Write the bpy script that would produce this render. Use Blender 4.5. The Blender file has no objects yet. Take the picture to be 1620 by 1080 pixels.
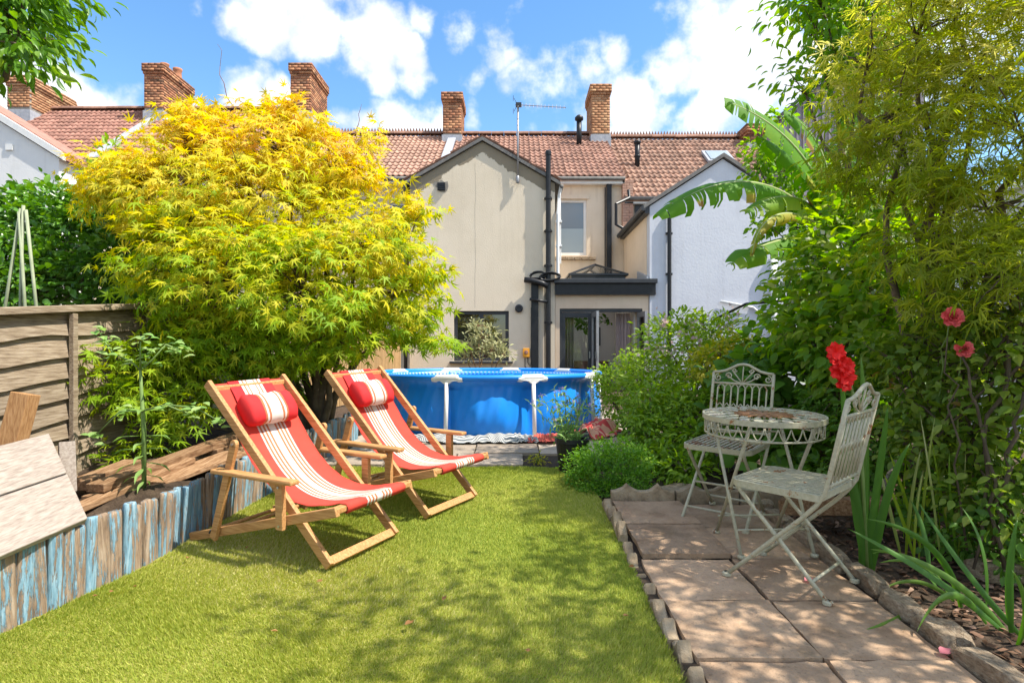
import bpy, math, random
import numpy as np
from mathutils import Vector, Matrix
R = math.radians
scene = bpy.context.scene
col = scene.collection

# ------------------------------------------------------------------ camera
cam_d = bpy.data.cameras.new("camera")
cam = bpy.data.objects.new("camera", cam_d)
col.objects.link(cam)
cam.location = (0, 0, 1.2)
cam.rotation_euler = (R(90), 0, 0)
cam_d.sensor_width = 36
cam_d.lens = 36 * 960 / 1620
cam_d.shift_x = -2 / 1620
cam_d.shift_y = 17 / 1620
cam_d.clip_start = 0.05
cam_d.clip_end = 4000
scene.camera = cam

# ------------------------------------------------------------------ light
SUN_EL, SUN_AZ = R(57), R(-16)          # azimuth counted from +X towards +Y
to_sun = Vector((math.cos(SUN_EL) * math.cos(SUN_AZ), math.cos(SUN_EL) * math.sin(SUN_AZ), math.sin(SUN_EL)))
sun_d = bpy.data.lights.new("sun", 'SUN')
sun_d.energy = 4.0
sun_d.angle = R(0.55)
sun_d.color = (1.0, 0.93, 0.82)
sun = bpy.data.objects.new("sun", sun_d)
col.objects.link(sun)
sun.rotation_euler = to_sun.to_track_quat('Z', 'Y').to_euler()
sun.location = (6, -2, 9)

world = bpy.data.worlds.new("World")
scene.world = world
world.use_nodes = True
wn = world.node_tree
wn.nodes.clear()
def W(t, **k):
    n = wn.nodes.new(t)
    for a, v in k.items():
        setattr(n, a, v)
    return n
wout = W('ShaderNodeOutputWorld'); wbg = W('ShaderNodeBackground')
sky = W('ShaderNodeTexSky', sky_type='NISHITA', sun_disc=False)
sky.sun_elevation = SUN_EL
sky.sun_rotation = math.atan2(to_sun.x, to_sun.y)
sky.altitude = 100
sky.air_density = 1.25
sky.dust_density = 0.35
sky.ozone_density = 3.2
wtc = W('ShaderNodeTexCoord')
CLOUDS = [(425,25,62),(500,35,80),(575,60,70),(635,78,36),(120,135,84),(185,152,74),(72,112,66),(310,152,28),(385,150,56),
          (445,150,36),(555,190,46),(620,180,62),(672,190,44),(770,130,54,.72),(800,105,46,.66),(855,145,74,.72),(745,190,36,.7),
          (905,105,60,.62),(800,70,34,.6),(720,60,36,.55),(940,180,40,.7),(1000,150,66),(1060,110,66),(1140,85,76),(1200,55,66),(1105,190,76),(1000,205,56),(1185,160,46),
          (1250,100,90),(1320,60,95),(1360,170,100),(650,22,28,.75),(960,70,40,.6),(1500,60,120),(-60,120,90)]
prev = None
wq = W('ShaderNodeTexNoise'); wq.inputs['Scale'].default_value = 7; wq.inputs['Detail'].default_value = 3
wn.links.new(wtc.outputs['Generated'], wq.inputs['Vector'])
wsub = W('ShaderNodeVectorMath', operation='SUBTRACT'); wn.links.new(wq.outputs['Color'], wsub.inputs[0]); wsub.inputs[1].default_value = (.5, .5, .5)
wsc = W('ShaderNodeVectorMath', operation='SCALE'); wn.links.new(wsub.outputs[0], wsc.inputs[0]); wsc.inputs['Scale'].default_value = .13
wad = W('ShaderNodeVectorMath', operation='ADD'); wn.links.new(wtc.outputs['Generated'], wad.inputs[0]); wn.links.new(wsc.outputs[0], wad.inputs[1])
for (px, py, r, *wt_) in CLOUDS:
    d = Vector(((px - 812) / 960, 1, (557 - py) / 960)); L = d.length; d.normalize()
    vm = W('ShaderNodeVectorMath', operation='DISTANCE')
    wn.links.new(wad.outputs[0], vm.inputs[0]); vm.inputs[1].default_value = d
    mr = W('ShaderNodeMapRange', interpolation_type='SMOOTHSTEP')
    mr.inputs['From Min'].default_value = 0.0; mr.inputs['From Max'].default_value = 1.58 * r / 960 / L
    mr.inputs['To Min'].default_value = wt_[0] if wt_ else 1; mr.inputs['To Max'].default_value = 0
    wn.links.new(vm.outputs['Value'], mr.inputs['Value'])
    if prev is None: prev = mr.outputs[0]
    else:
        mx = W('ShaderNodeMath', operation='MAXIMUM')
        wn.links.new(prev, mx.inputs[0]); wn.links.new(mr.outputs[0], mx.inputs[1]); prev = mx.outputs[0]
# the same kind of broken cumulus over the rest of the sky
gn = W('ShaderNodeTexNoise'); gn.inputs['Scale'].default_value = 2.3; gn.inputs['Detail'].default_value = 2
wn.links.new(wtc.outputs['Generated'], gn.inputs['Vector'])
gm = W('ShaderNodeMapRange'); gm.inputs['From Min'].default_value = .40; gm.inputs['From Max'].default_value = .62
wn.links.new(gn.outputs['Fac'], gm.inputs['Value'])
sepw = W('ShaderNodeSeparateXYZ'); wn.links.new(wtc.outputs['Generated'], sepw.inputs[0])
back = W('ShaderNodeMapRange'); back.inputs['From Min'].default_value = .72; back.inputs['From Max'].default_value = .45
wn.links.new(sepw.outputs['Y'], back.inputs['Value'])
gmul = W('ShaderNodeMath', operation='MULTIPLY'); wn.links.new(gm.outputs[0], gmul.inputs[0]); wn.links.new(back.outputs[0], gmul.inputs[1])
mx = W('ShaderNodeMath', operation='MAXIMUM'); wn.links.new(prev, mx.inputs[0]); wn.links.new(gmul.outputs[0], mx.inputs[1]); prev = mx.outputs[0]
cn = W('ShaderNodeTexNoise'); cn.inputs['Scale'].default_value = 9; cn.inputs['Detail'].default_value = 6; cn.inputs['Roughness'].default_value = .58
wn.links.new(wtc.outputs['Generated'], cn.inputs['Vector'])
cs = W('ShaderNodeMath', operation='MULTIPLY_ADD'); wn.links.new(cn.outputs['Fac'], cs.inputs[0]); cs.inputs[1].default_value = 2.6; cs.inputs[2].default_value = -1.36
ca = W('ShaderNodeMath', operation='ADD'); wn.links.new(prev, ca.inputs[0]); wn.links.new(cs.outputs[0], ca.inputs[1])
cd = W('ShaderNodeMapRange', interpolation_type='SMOOTHSTEP'); cd.inputs['From Min'].default_value = .24; cd.inputs['From Max'].default_value = .86
wn.links.new(ca.outputs[0], cd.inputs['Value'])
up = W('ShaderNodeMapRange'); up.inputs['From Min'].default_value = 0; up.inputs['From Max'].default_value = .12
wn.links.new(sepw.outputs['Z'], up.inputs['Value'])
cf = W('ShaderNodeMath', operation='MULTIPLY'); wn.links.new(cd.outputs[0], cf.inputs[0]); wn.links.new(up.outputs[0], cf.inputs[1])
cn2 = W('ShaderNodeTexNoise'); cn2.inputs['Scale'].default_value = 16; cn2.inputs['Detail'].default_value = 3
cm = W('ShaderNodeMapping'); cm.inputs['Location'].default_value = (.05, 0, .13); wn.links.new(wtc.outputs['Generated'], cm.inputs[0]); wn.links.new(cm.outputs[0], cn2.inputs['Vector'])
cr = W('ShaderNodeValToRGB'); cr.color_ramp.elements[0].position = .36; cr.color_ramp.elements[0].color = (3.3, 3.5, 3.9, 1)
cr.color_ramp.elements[1].position = .58; cr.color_ramp.elements[1].color = (4.7, 4.7, 4.75, 1)
wn.links.new(cn2.outputs['Fac'], cr.inputs[0])
hs = W('ShaderNodeHueSaturation'); hs.inputs['Saturation'].default_value = 1.2; hs.inputs['Value'].default_value = .84
wn.links.new(sky.outputs[0], hs.inputs['Color'])
wm = W('ShaderNodeMixRGB'); wn.links.new(cf.outputs[0], wm.inputs[0]); wn.links.new(hs.outputs[0], wm.inputs[1]); wn.links.new(cr.outputs[0], wm.inputs[2])
wn.links.new(wm.outputs[0], wbg.inputs['Color']); wbg.inputs['Strength'].default_value = 0.15
wn.links.new(wbg.outputs[0], wout.inputs['Surface'])

vs = scene.view_settings
vs.view_transform = 'Standard'; vs.look = 'None'; vs.exposure = 1.05; vs.gamma = 1; vs.use_curve_mapping = False
scene.cycles.max_bounces = 6; scene.cycles.diffuse_bounces = 4; scene.cycles.transparent_max_bounces = 12
scene.cycles.sample_clamp_indirect = 6

# ------------------------------------------------------------------ helpers
rng = np.random.default_rng(7)
random.seed(11)
SL = 0.042
def gz(y): return SL * min(y, 6.6)
def P(px, py, d): return Vector(((px - 812) / 960 * d, d, 1.2 + (557 - py) / 960 * d))
def Gp(px, py):
    d = 1.2 / ((py - 557) / 960 + SL); return Vector(((px - 812) / 960 * d, d, SL * d))

def tag(o, label=None, cat=None, group=None, kind=None):
    if label: o['label'] = label
    if cat: o['category'] = cat
    if group: o['group'] = group
    if kind: o['kind'] = kind
    return o
def empty(name, loc, label, cat, group=None, rz=0):
    o = bpy.data.objects.new(name, None); col.objects.link(o)
    o.empty_display_size = .1
    o.location = loc; o.rotation_euler = (0, 0, rz)
    o.matrix_basis = Matrix.Translation(Vector(loc)) @ Matrix.Rotation(rz, 4, 'Z')
    return tag(o, label, cat, group)
def attach(o, parent, local=False):
    if parent is None: return
    o.parent = parent
    if not local and parent.type == 'EMPTY':
        o.matrix_parent_inverse = parent.matrix_basis.inverted()
def mesh_obj(name, me, mats, parent=None, local=False):
    if not isinstance(mats, (list, tuple)): mats = [mats]
    for m in mats: me.materials.append(m)
    o = bpy.data.objects.new(name, me); col.objects.link(o)
    attach(o, parent, local)
    return o
def inst(name, src, M, parent):
    """another object on the same mesh data, at world matrix M"""
    o = bpy.data.objects.new(name, src if isinstance(src, bpy.types.Mesh) else src.data); col.objects.link(o)
    attach(o, parent)
    o.matrix_basis = M
    return o
def copy_tree(o, parent=None):
    c = o.copy(); col.objects.link(c); c.parent = parent
    for ch in list(o.children):
        k = copy_tree(ch, c); k.matrix_parent_inverse = ch.matrix_parent_inverse
    return c

class MB:
    def __init__(s): s.v = []; s.f = []; s.m = []
    def add(s, vs, fs, mi=0):
        o = len(s.v); s.v += [tuple(v) for v in vs]
        for f in fs: s.f.append(tuple(i + o for i in f)); s.m.append(mi)
        return s
    def box(s, c, size, rot=None, mi=0):
        c = Vector(c); h = Vector(size) / 2
        vs = []
        for x in (-1, 1):
            for y in (-1, 1):
                for z in (-1, 1):
                    q = Vector((x * h.x, y * h.y, z * h.z))
                    if rot is not None: q = rot @ q
                    vs.append(c + q)
        return s.add(vs, [(0,1,3,2),(4,6,7,5),(0,4,5,1),(2,3,7,6),(0,2,6,4),(1,5,7,3)], mi)
    def b2(s, lo, hi, mi=0):
        lo = Vector(lo); hi = Vector(hi); return s.box((lo + hi) / 2, hi - lo, None, mi)
    def bar(s, p0, p1, w, h, up=(0, 0, 1), mi=0):
        p0 = Vector(p0); p1 = Vector(p1); d = (p1 - p0); L = d.length; d.normalize()
        up = Vector(up); x = d.cross(up)
        if x.length < 1e-4: x = d.cross(Vector((0, 1, 0)))
        x.normalize(); z = x.cross(d)
        M = Matrix((x, d, z)).transposed()
        return s.box((p0 + p1) / 2, (w, L, h), M, mi)
    def tube(s, pts, r, n=8, mi=0, caps=True):
        pts = [Vector(p) for p in pts]; N = len(pts)
        rs = r if isinstance(r, (list, tuple)) else [r] * N
        vs = []; ref = None
        for i, p in enumerate(pts):
            t = (pts[min(i + 1, N - 1)] - pts[max(i - 1, 0)]).normalized()
            if ref is None:
                ref = Vector((0, 0, 1)) if abs(t.z) < .9 else Vector((1, 0, 0))
            a = (ref - t * ref.dot(t))
            if a.length < 1e-5: a = t.orthogonal()
            a.normalize(); b = t.cross(a); ref = a
            for k in range(n):
                an = 2 * math.pi * k / n
                vs.append(p + (a * math.cos(an) + b * math.sin(an)) * rs[i])
        fs = []
        for i in range(N - 1):
            for k in range(n):
                fs.append((i*n+k, i*n+(k+1) % n, (i+1)*n+(k+1) % n, (i+1)*n+k))
        if caps:
            fs.append(tuple(reversed(range(n)))); fs.append(tuple(range((N-1)*n, N*n)))
        return s.add(vs, fs, mi)
    def lathe(s, prof, n=20, c=(0, 0, 0), mi=0, caps=False):
        c = Vector(c); vs = []; fs = []
        for (r, z) in prof:
            for k in range(n):
                a = 2*math.pi*k/n; vs.append(c + Vector((r*math.cos(a), r*math.sin(a), z)))
        for i in range(len(prof)-1):
            for k in range(n): fs.append((i*n+k, i*n+(k+1) % n, (i+1)*n+(k+1) % n, (i+1)*n+k))
        if caps:
            fs.append(tuple(reversed(range(n)))); fs.append(tuple(range((len(prof)-1)*n, len(prof)*n)))
        return s.add(vs, fs, mi)
    def prism(s, poly, off, mi=0):
        """poly: ordered 3D points of one face, extruded by vector off"""
        poly = [Vector(p) for p in poly]; off = Vector(off); n = len(poly)
        vs = poly + [p + off for p in poly]
        fs = [tuple(reversed(range(n))), tuple(range(n, 2*n))] + [(i, (i+1) % n, n+(i+1) % n, n+i) for i in range(n)]
        return s.add(vs, fs, mi)
    def grid(s, f, nu, nv, mi=None):
        vs = [f(i/nu, j/nv) for i in range(nu+1) for j in range(nv+1)]
        o = len(s.v); s.v += [tuple(v) for v in vs]
        for i in range(nu):
            for j in range(nv):
                s.f.append((o+i*(nv+1)+j, o+(i+1)*(nv+1)+j, o+(i+1)*(nv+1)+j+1, o+i*(nv+1)+j+1))
                s.m.append(mi(i, j) if mi else 0)
        return s
    def mesh(s, name, smooth=False, fix=True):
        me = bpy.data.meshes.new(name); me.from_pydata(s.v, [], s.f)
        me.polygons.foreach_set('material_index', s.m)
        if smooth: me.polygons.foreach_set('use_smooth', [True] * len(s.f))
        if fix:
            import bmesh
            bm = bmesh.new(); bm.from_mesh(me); bmesh.ops.recalc_face_normals(bm, faces=bm.faces); bm.to_mesh(me); bm.free()
        me.update(); return me
    def build(s, name, mats, parent=None, smooth=False, local=False, bevel=0, fix=True):
        o = mesh_obj(name, s.mesh(name, smooth, fix), mats, parent, local)
        if bevel:
            b = o.modifiers.new('bevel', 'BEVEL'); b.width = bevel; b.segments = 2; b.limit_method = 'ANGLE'; b.angle_limit = R(50)
        return o

def np_mesh(name, V, F, tint=None, mats=None, parent=None, smooth=False):
    """V (n,3) float, F (m,3) int triangles"""
    me = bpy.data.meshes.new(name)
    me.vertices.add(len(V)); me.vertices.foreach_set('co', np.ascontiguousarray(V, dtype=np.float32).ravel())
    me.loops.add(F.size); me.loops.foreach_set('vertex_index', np.ascontiguousarray(F, dtype=np.int32).ravel())
    me.polygons.add(len(F)); me.polygons.foreach_set('loop_start', np.arange(0, F.size, 3, dtype=np.int32))
    me.polygons.foreach_set('loop_total', np.full(len(F), 3, dtype=np.int32))
    if smooth: me.polygons.foreach_set('use_smooth', np.ones(len(F), dtype=bool))
    if tint is not None:
        a = me.attributes.new('tint', 'FLOAT', 'POINT'); a.data.foreach_set('value', np.ascontiguousarray(tint, dtype=np.float32))
    me.update(calc_edges=True); me.validate()
    return mesh_obj(name, me, mats, parent)

# ---- leaf shapes: unit length along +Y, normal +Z, triangles
def leaf_ovate(w=.5, fold=.1, tipz=-.12):
    v = [(0,0,0), (-w*.42,.25,fold*.8), (-w*.5,.5,fold), (-w*.28,.78,fold*.4), (0,1,tipz), (w*.28,.78,fold*.4), (w*.5,.5,fold), (w*.42,.25,fold*.8), (0,.3,0), (0,.65,0)]
    f = [(0,8,1),(1,8,2),(8,9,2),(2,9,3),(3,9,4),(4,9,5),(5,9,6),(9,8,6),(6,8,7),(7,8,0)]
    return np.array(v), np.array(f)
def leaf_simple(w=.5, fold=.1, tipz=-.1):
    v = [(0,0,0), (-w/2,.42,fold), (0,.45,0), (w/2,.42,fold), (0,1,tipz)]
    return np.array(v), np.array([(0,2,1),(0,3,2),(1,2,4),(2,3,4)])
def leaf_maple(droop=.22, hw=7, notch=.25, mid=.55):
    ang = [-128,-84,-42,0,42,84,128]; ln = [.42,.78,.96,1.05,.96,.78,.42]
    v = [(0,0,.02)]; rim = []
    def pt(a, r): a = R(a); return (r*math.sin(a), r*math.cos(a)+.0, -droop*r*r)
    for i, (a, l) in enumerate(zip(ang, ln)):
        if i: rim.append(pt((a+ang[i-1])/2, notch))
        rim.append(pt(a-hw, l*mid)); rim.append(pt(a, l)); rim.append(pt(a+hw, l*mid))
    v += rim; n = len(rim); f = [(0, i+2, i+1) for i in range(n-1)]
    V = np.array(v); V[:,1] += .25; V *= .8
    return V, np.array(f)
def unit(a): return a / np.maximum(np.linalg.norm(a, axis=-1, keepdims=True), 1e-9)
def frames(axis, normal):
    y = unit(axis); z = normal - (normal*y).sum(-1, keepdims=True)*y; z = unit(z); x = np.cross(y, z)
    return np.stack([x, y, z], -1)
def place(base, T, Rm, S):
    bv, bf = base; N = len(T); k = len(bv)
    V = np.einsum('nij,kj->nki', Rm, bv) * S[:, None, None] + T[:, None, :]
    F = bf[None] + (np.arange(N) * k)[:, None, None]
    return V.reshape(-1, 3), F.reshape(-1, 3)
def scatter(name, parent, base, T, Rm, S, tint, mat, parts=0, part_name='leaf', smooth=False):
    """leaves as one joined part; the `parts` nearest ones in view become single leaf objects"""
    N = len(T); keep = np.ones(N, bool); bases = base if isinstance(base, list) else [base]
    if parts:
        d = T[:, 1]; px = 812 + 960*T[:, 0]/np.maximum(d, .1); py = 557 - 960*(T[:, 2]-1.2)/np.maximum(d, .1)
        score = np.linalg.norm(T - np.array([0, 0, 1.2]), axis=1)/S + np.where((px > 0) & (px < 1620) & (py > 0) & (py < 1080), 0, 1e4)
        idx = np.argsort(score)[:parts*2]; idx = rng.permutation(idx)[:parts]
        keep[idx] = False
        order = np.argsort(tint[idx]); groups = np.array_split(idx[order], 9)
        for gi, g in enumerate(groups):
            if not len(g): continue
            base = bases[gi % len(bases)]
            me = bpy.data.meshes.new(part_name); me.from_pydata(base[0].tolist(), [], base[1].tolist())
            a = me.attributes.new('tint', 'FLOAT', 'POINT'); a.data.foreach_set('value', np.full(len(base[0]), tint[g].mean(), dtype=np.float32))
            me.materials.append(mat)
            for i in g:
                M = Matrix.Identity(4)
                for r_ in range(3):
                    for c_ in range(3): M[r_][c_] = Rm[i, r_, c_]*S[i]
                    M[r_][3] = T[i, r_]
                inst(part_name, me, M, parent)
    ki = np.nonzero(keep)[0]; Vs = []; Fs = []; Ts = []; off = 0
    for b_i, bs in enumerate(bases):
        sel = ki[b_i::len(bases)]; V, F = place(bs, T[sel], Rm[sel], S[sel])
        Vs.append(V); Fs.append(F+off); Ts.append(np.repeat(tint[sel], len(bs[0]))); off += len(V)
    o = np_mesh(name, np.concatenate(Vs), np.concatenate(Fs), np.concatenate(Ts), mat, parent, smooth)
    o['kind'] = 'stuff'
    return o
def crown(lobes, n, shell=.4, cull=.62):
    L = np.array(lobes, float); w = (L[:, 3]*L[:, 4]*L[:, 5])**(2/3); w /= w.sum()
    pts = []; nor = []; tot = 0
    while tot < n:
        m = n*2; k = rng.choice(len(L), m, p=w); u = unit(rng.normal(size=(m, 3)))
        r = 1 - shell*rng.random(m)**1.6 + rng.normal(0, .05, m)
        p = L[k, :3] + u*r[:, None]*L[k, 3:]
        dmin = np.full(m, 9.0)
        for j in range(len(L)):
            q = np.linalg.norm((p - L[j, :3])/L[j, 3:], axis=1); dmin = np.minimum(dmin, np.where(k == j, 9, q))
        ok = dmin > cull
        pts.append(p[ok]); nor.append(unit(u[ok]/L[k[ok], 3:])); tot += ok.sum()
    return np.concatenate(pts)[:n], np.concatenate(nor)[:n]
def foliage(name, parent, base, mat, lobes, tips, per, size, spread, droop=.3, up=.8, out=.6, jit=.35, shell=.4, cull=.62,
            tint=lambda T, r: r, parts=0, flat=.45, zmin=None, keepf=None, part_name='leaf'):
    tp, tn = crown(lobes, tips, shell, cull)
    if zmin is not None: tp[:, 2] = np.maximum(tp[:, 2], zmin)
    if keepf is not None:
        k = keepf(tp); tp = tp[k]; tn = tn[k]
    tips = len(tp)
    T = np.repeat(tp, per, 0); Nn = np.repeat(tn, per, 0); n = len(T)
    off = rng.normal(size=(n, 3))*spread; off[:, 2] *= flat
    T = T + off
    ax = Nn*.55 + unit(off + 1e-6)*.8 + rng.normal(size=(n, 3))*.35; ax[:, 2] -= droop
    nm = Nn*out + np.array([0, 0, up]) + rng.normal(size=(n, 3))*jit
    S = size*rng.uniform(.6, 1.2, n)
    tt = np.repeat(rng.random(tips), per)*.5 + rng.random(n)*.5
    scatter(name, parent, base, T, frames(ax, nm), S, np.clip(tint(T, tt), 0, 1), mat, parts, part_name)
    return tp
def limb(mb, p0, p1, r0, r1, sag=.15, n=7, seg=7, wob=.04):
    p0 = Vector(p0); p1 = Vector(p1); pts = []; rs = []
    for i in range(seg+1):
        t = i/seg; p = p0.lerp(p1, t)
        p.z += sag*math.sin(math.pi*t)*(p1-p0).length
        if 0 < i < seg: p += Vector((random.uniform(-1,1), random.uniform(-1,1), random.uniform(-1,1)))*wob*(p1-p0).length
        pts.append(p); rs.append(r0 + (r1-r0)*t)
    mb.tube(pts, rs, n); return pts

# ------------------------------------------------------------------ materials
def NT(name):
    m = bpy.data.materials.new(name); m.use_nodes = True; nt = m.node_tree
    return m, nt, nt.nodes['Principled BSDF']
def nd(nt, t, **k):
    n = nt.nodes.new(t)
    for a, v in k.items(): setattr(n, a, v)
    return n
def ramp(nt, fac, stops):
    r = nd(nt, 'ShaderNodeValToRGB'); e = r.color_ramp.elements
    while len(e) < len(stops): e.new(.5)
    for i, (p, c) in enumerate(stops): e[i].position = p; e[i].color = (*c, 1)
    if fac is not None: nt.links.new(fac, r.inputs[0])
    return r
def coords(nt, stretch=(1,1,1), rnd=False):
    tc = nd(nt, 'ShaderNodeTexCoord'); mp = nd(nt, 'ShaderNodeMapping'); mp.inputs['Scale'].default_value = stretch
    nt.links.new(tc.outputs['Object'], mp.inputs[0])
    if rnd:
        oi = nd(nt, 'ShaderNodeObjectInfo'); mul = nd(nt, 'ShaderNodeMath', operation='MULTIPLY'); mul.inputs[1].default_value = 37
        nt.links.new(oi.outputs['Random'], mul.inputs[0]); cb = nd(nt, 'ShaderNodeCombineXYZ')
        for k in range(3): nt.links.new(mul.outputs[0], cb.inputs[k])
        nt.links.new(cb.outputs[0], mp.inputs['Location'])
    return mp.outputs[0]
def noise(nt, vec, scale, detail=6, rough=.6):
    n = nd(nt, 'ShaderNodeTexNoise'); n.inputs['Scale'].default_value = scale; n.inputs['Detail'].default_value = detail; n.inputs['Roughness'].default_value = rough
    nt.links.new(vec, n.inputs['Vector']); return n.outputs['Fac']
def bump(nt, b, h, strength, dist=.01):
    n = nd(nt, 'ShaderNodeBump'); n.inputs['Strength'].default_value = strength; n.inputs['Distance'].default_value = dist
    nt.links.new(h, n.inputs['Height']); nt.links.new(n.outputs[0], b.inputs['Normal'])
def nmat(name, stops, scale=4, rough=.75, bmp=.3, bscale=40, stretch=(1,1,1), rnd=0, spec=.3, metal=0, dist=.01, detail=7, lo=.3, hi=.7):
    m, nt, b = NT(name)
    v = coords(nt, stretch, rnd > 0)
    f = noise(nt, v, scale, detail)
    if isinstance(stops[0], (int, float)): stops = [stops, stops]
    n = len(stops)
    r = ramp(nt, f, [(lo+(hi-lo)*i/max(n-1, 1), c) for i, c in enumerate(stops)])
    out = r.outputs[0]
    if rnd:
        oi = nd(nt, 'ShaderNodeObjectInfo'); mr = nd(nt, 'ShaderNodeMapRange')
        mr.inputs['To Min'].default_value = 1-rnd; mr.inputs['To Max'].default_value = 1+rnd
        nt.links.new(oi.outputs['Random'], mr.inputs['Value'])
        h = nd(nt, 'ShaderNodeHueSaturation'); nt.links.new(mr.outputs[0], h.inputs['Value']); nt.links.new(out, h.inputs['Color']); out = h.outputs[0]
    nt.links.new(out, b.inputs['Base Color'])
    b.inputs['Roughness'].default_value = rough; b.inputs['Specular IOR Level'].default_value = spec; b.inputs['Metallic'].default_value = metal
    if bmp: bump(nt, b, noise(nt, v, bscale, 5), bmp, dist)
    return m
def slabmat(name, stops, moss=(.07,.065,.035)):
    m, nt, b = NT(name); v = coords(nt, (1,1,1), True)
    f = noise(nt, v, 5, 8, .65); r = ramp(nt, f, [(.28+.14*i, c) for i, c in enumerate(stops)])
    sp = noise(nt, v, 70, 4, .7); mr = nd(nt, 'ShaderNodeMapRange'); mr.inputs['From Min'].default_value = .56; mr.inputs['From Max'].default_value = .72; mr.inputs['To Max'].default_value = .55
    nt.links.new(sp, mr.inputs['Value'])
    mx = nd(nt, 'ShaderNodeMixRGB'); mx.inputs[2].default_value = (*moss, 1); nt.links.new(mr.outputs[0], mx.inputs[0]); nt.links.new(r.outputs[0], mx.inputs[1])
    st = noise(nt, v, 2.6, 7, .7); m2 = nd(nt, 'ShaderNodeMapRange'); m2.inputs['From Min'].default_value = .54; m2.inputs['From Max'].default_value = .7; m2.inputs['To Max'].default_value = .5
    nt.links.new(st, m2.inputs['Value']); mx2 = nd(nt, 'ShaderNodeMixRGB'); mx2.inputs[2].default_value = (moss[0]*1.5, moss[1]*1.3, moss[2]*1.3, 1); nt.links.new(m2.outputs[0], mx2.inputs[0]); nt.links.new(mx.outputs[0], mx2.inputs[1])
    oi = nd(nt, 'ShaderNodeObjectInfo'); rr = nd(nt, 'ShaderNodeMapRange'); rr.inputs['To Min'].default_value = .8; rr.inputs['To Max'].default_value = 1.2; nt.links.new(oi.outputs['Random'], rr.inputs['Value'])
    h = nd(nt, 'ShaderNodeHueSaturation'); nt.links.new(rr.outputs[0], h.inputs['Value']); nt.links.new(mx2.outputs[0], h.inputs['Color']); nt.links.new(h.outputs[0], b.inputs['Base Color'])
    b.inputs['Roughness'].default_value = .85; b.inputs['Specular IOR Level'].default_value = .2
    ad = nd(nt, 'ShaderNodeMath', operation='MULTIPLY_ADD'); ad.inputs[1].default_value = .35; nt.links.new(sp, ad.inputs[0]); nt.links.new(noise(nt, v, 16, 7, .6), ad.inputs[2])
    bump(nt, b, ad.outputs[0], .8, .014); return m
def leafmat(name, stops, transl=.38, rough=.45, spec=.35):
    m, nt, b = NT(name)
    a = nd(nt, 'ShaderNodeAttribute', attribute_name='tint')
    r = ramp(nt, a.outputs['Fac'], stops)
    nt.links.new(r.outputs[0], b.inputs['Base Color']); b.inputs['Roughness'].default_value = rough; b.inputs['Specular IOR Level'].default_value = spec
    t = nd(nt, 'ShaderNodeBsdfTranslucent')
    h = nd(nt, 'ShaderNodeHueSaturation'); h.inputs['Hue'].default_value = .49; h.inputs['Saturation'].default_value = 1.15; h.inputs['Value'].default_value = 1.5
    nt.links.new(r.outputs[0], h.inputs['Color']); nt.links.new(h.outputs[0], t.inputs['Color'])
    mx = nd(nt, 'ShaderNodeMixShader'); mx.inputs[0].default_value = transl
    out = nt.nodes['Material Output']
    nt.links.new(b.outputs[0], mx.inputs[1]); nt.links.new(t.outputs[0], mx.inputs[2]); nt.links.new(mx.outputs[0], out.inputs['Surface'])
    return m
def wood(name, c1, c2, c3, scale=6, axis=1, rough=.6, bmp=.3, rnd=.12, spec=.3):
    st = [22, 22, 22]; st[axis] = 1.6
    return nmat(name, [c1, c2, c3], scale, rough, bmp, 8, tuple(st), rnd, spec, dist=.004, lo=.35, hi=.68)

M = {}
M['white_paint'] = nmat('white_paint', [(.72,.72,.70),(.8,.8,.78)], 6, .5, .05)
M['black'] = nmat('black_plastic', [(.012,.013,.015),(.022,.023,.026)], 8, .4, .05)
M['anthracite'] = nmat('anthracite_frame', [(.035,.038,.043),(.05,.053,.058)], 6, .4, .03)
M['grey_metal'] = nmat('grey_metal', [(.3,.3,.31),(.42,.42,.43)], 12, .4, .1, metal=.6)
M['wood_teak'] = wood('oiled_teak', (.36,.17,.06), (.5,.26,.10), (.58,.33,.14), 5, 1, .5, .12, .06)
M['steel'] = nmat('steel_bolt', [(.5,.5,.5),(.65,.65,.65)], 10, .3, 0, metal=1)

# ================================================================== ground
M['soil'] = nmat('garden_soil', [(.035,.022,.014),(.075,.05,.032),(.13,.09,.06)], 9, .95, .9, 45, dist=.03)
M['lawn_base'] = nmat('lawn_backing', [(.2,.22,.03),(.32,.3,.07)], 30, .95, .6, 120)
M['slab'] = slabmat('riven_sandstone', [(.245,.155,.095),(.365,.24,.15),(.435,.30,.195),(.36,.24,.155)])
M['slab_grey'] = slabmat('grey_concrete_slab', [(.24,.19,.15),(.33,.27,.215),(.40,.33,.26),(.34,.28,.23)])
M['edging'] = nmat('weathered_concrete_edging', [(.17,.12,.075),(.33,.25,.16),(.42,.34,.24)], 10, .9, .8, 35, rnd=.12, dist=.015)
M['stone'] = nmat('rough_limestone', [(.2,.14,.085),(.36,.27,.18),(.46,.37,.26)], 11, .9, .9, 30, rnd=.15, dist=.02)
M['joint'] = nmat('dark_joint_earth', [(.04,.028,.018),(.08,.055,.036)], 30, .95, .8, 80)

def zbed(x, y): return gz(y)
gm_ = MB()
xs = [-600,-60,-12,-6,-3,-1.5,0,1.5,3,6,12,60,600]; ys = [-600,-60,-8,-2,0,1,2,3,4,5,6,6.6,9,14,26,60,600]
def gzz(y): return SL*max(min(y, 6.6), -2)
vs_ = [(x, y, gzz(y)-.03) for x in xs for y in ys]; n_ = len(ys)
gm_.add(vs_, [(i*n_+j, (i+1)*n_+j, (i+1)*n_+j+1, i*n_+j+1) for i in range(len(xs)-1) for j in range(n_-1)])
tag(gm_.build('ground', M['soil']), kind='structure')

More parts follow.
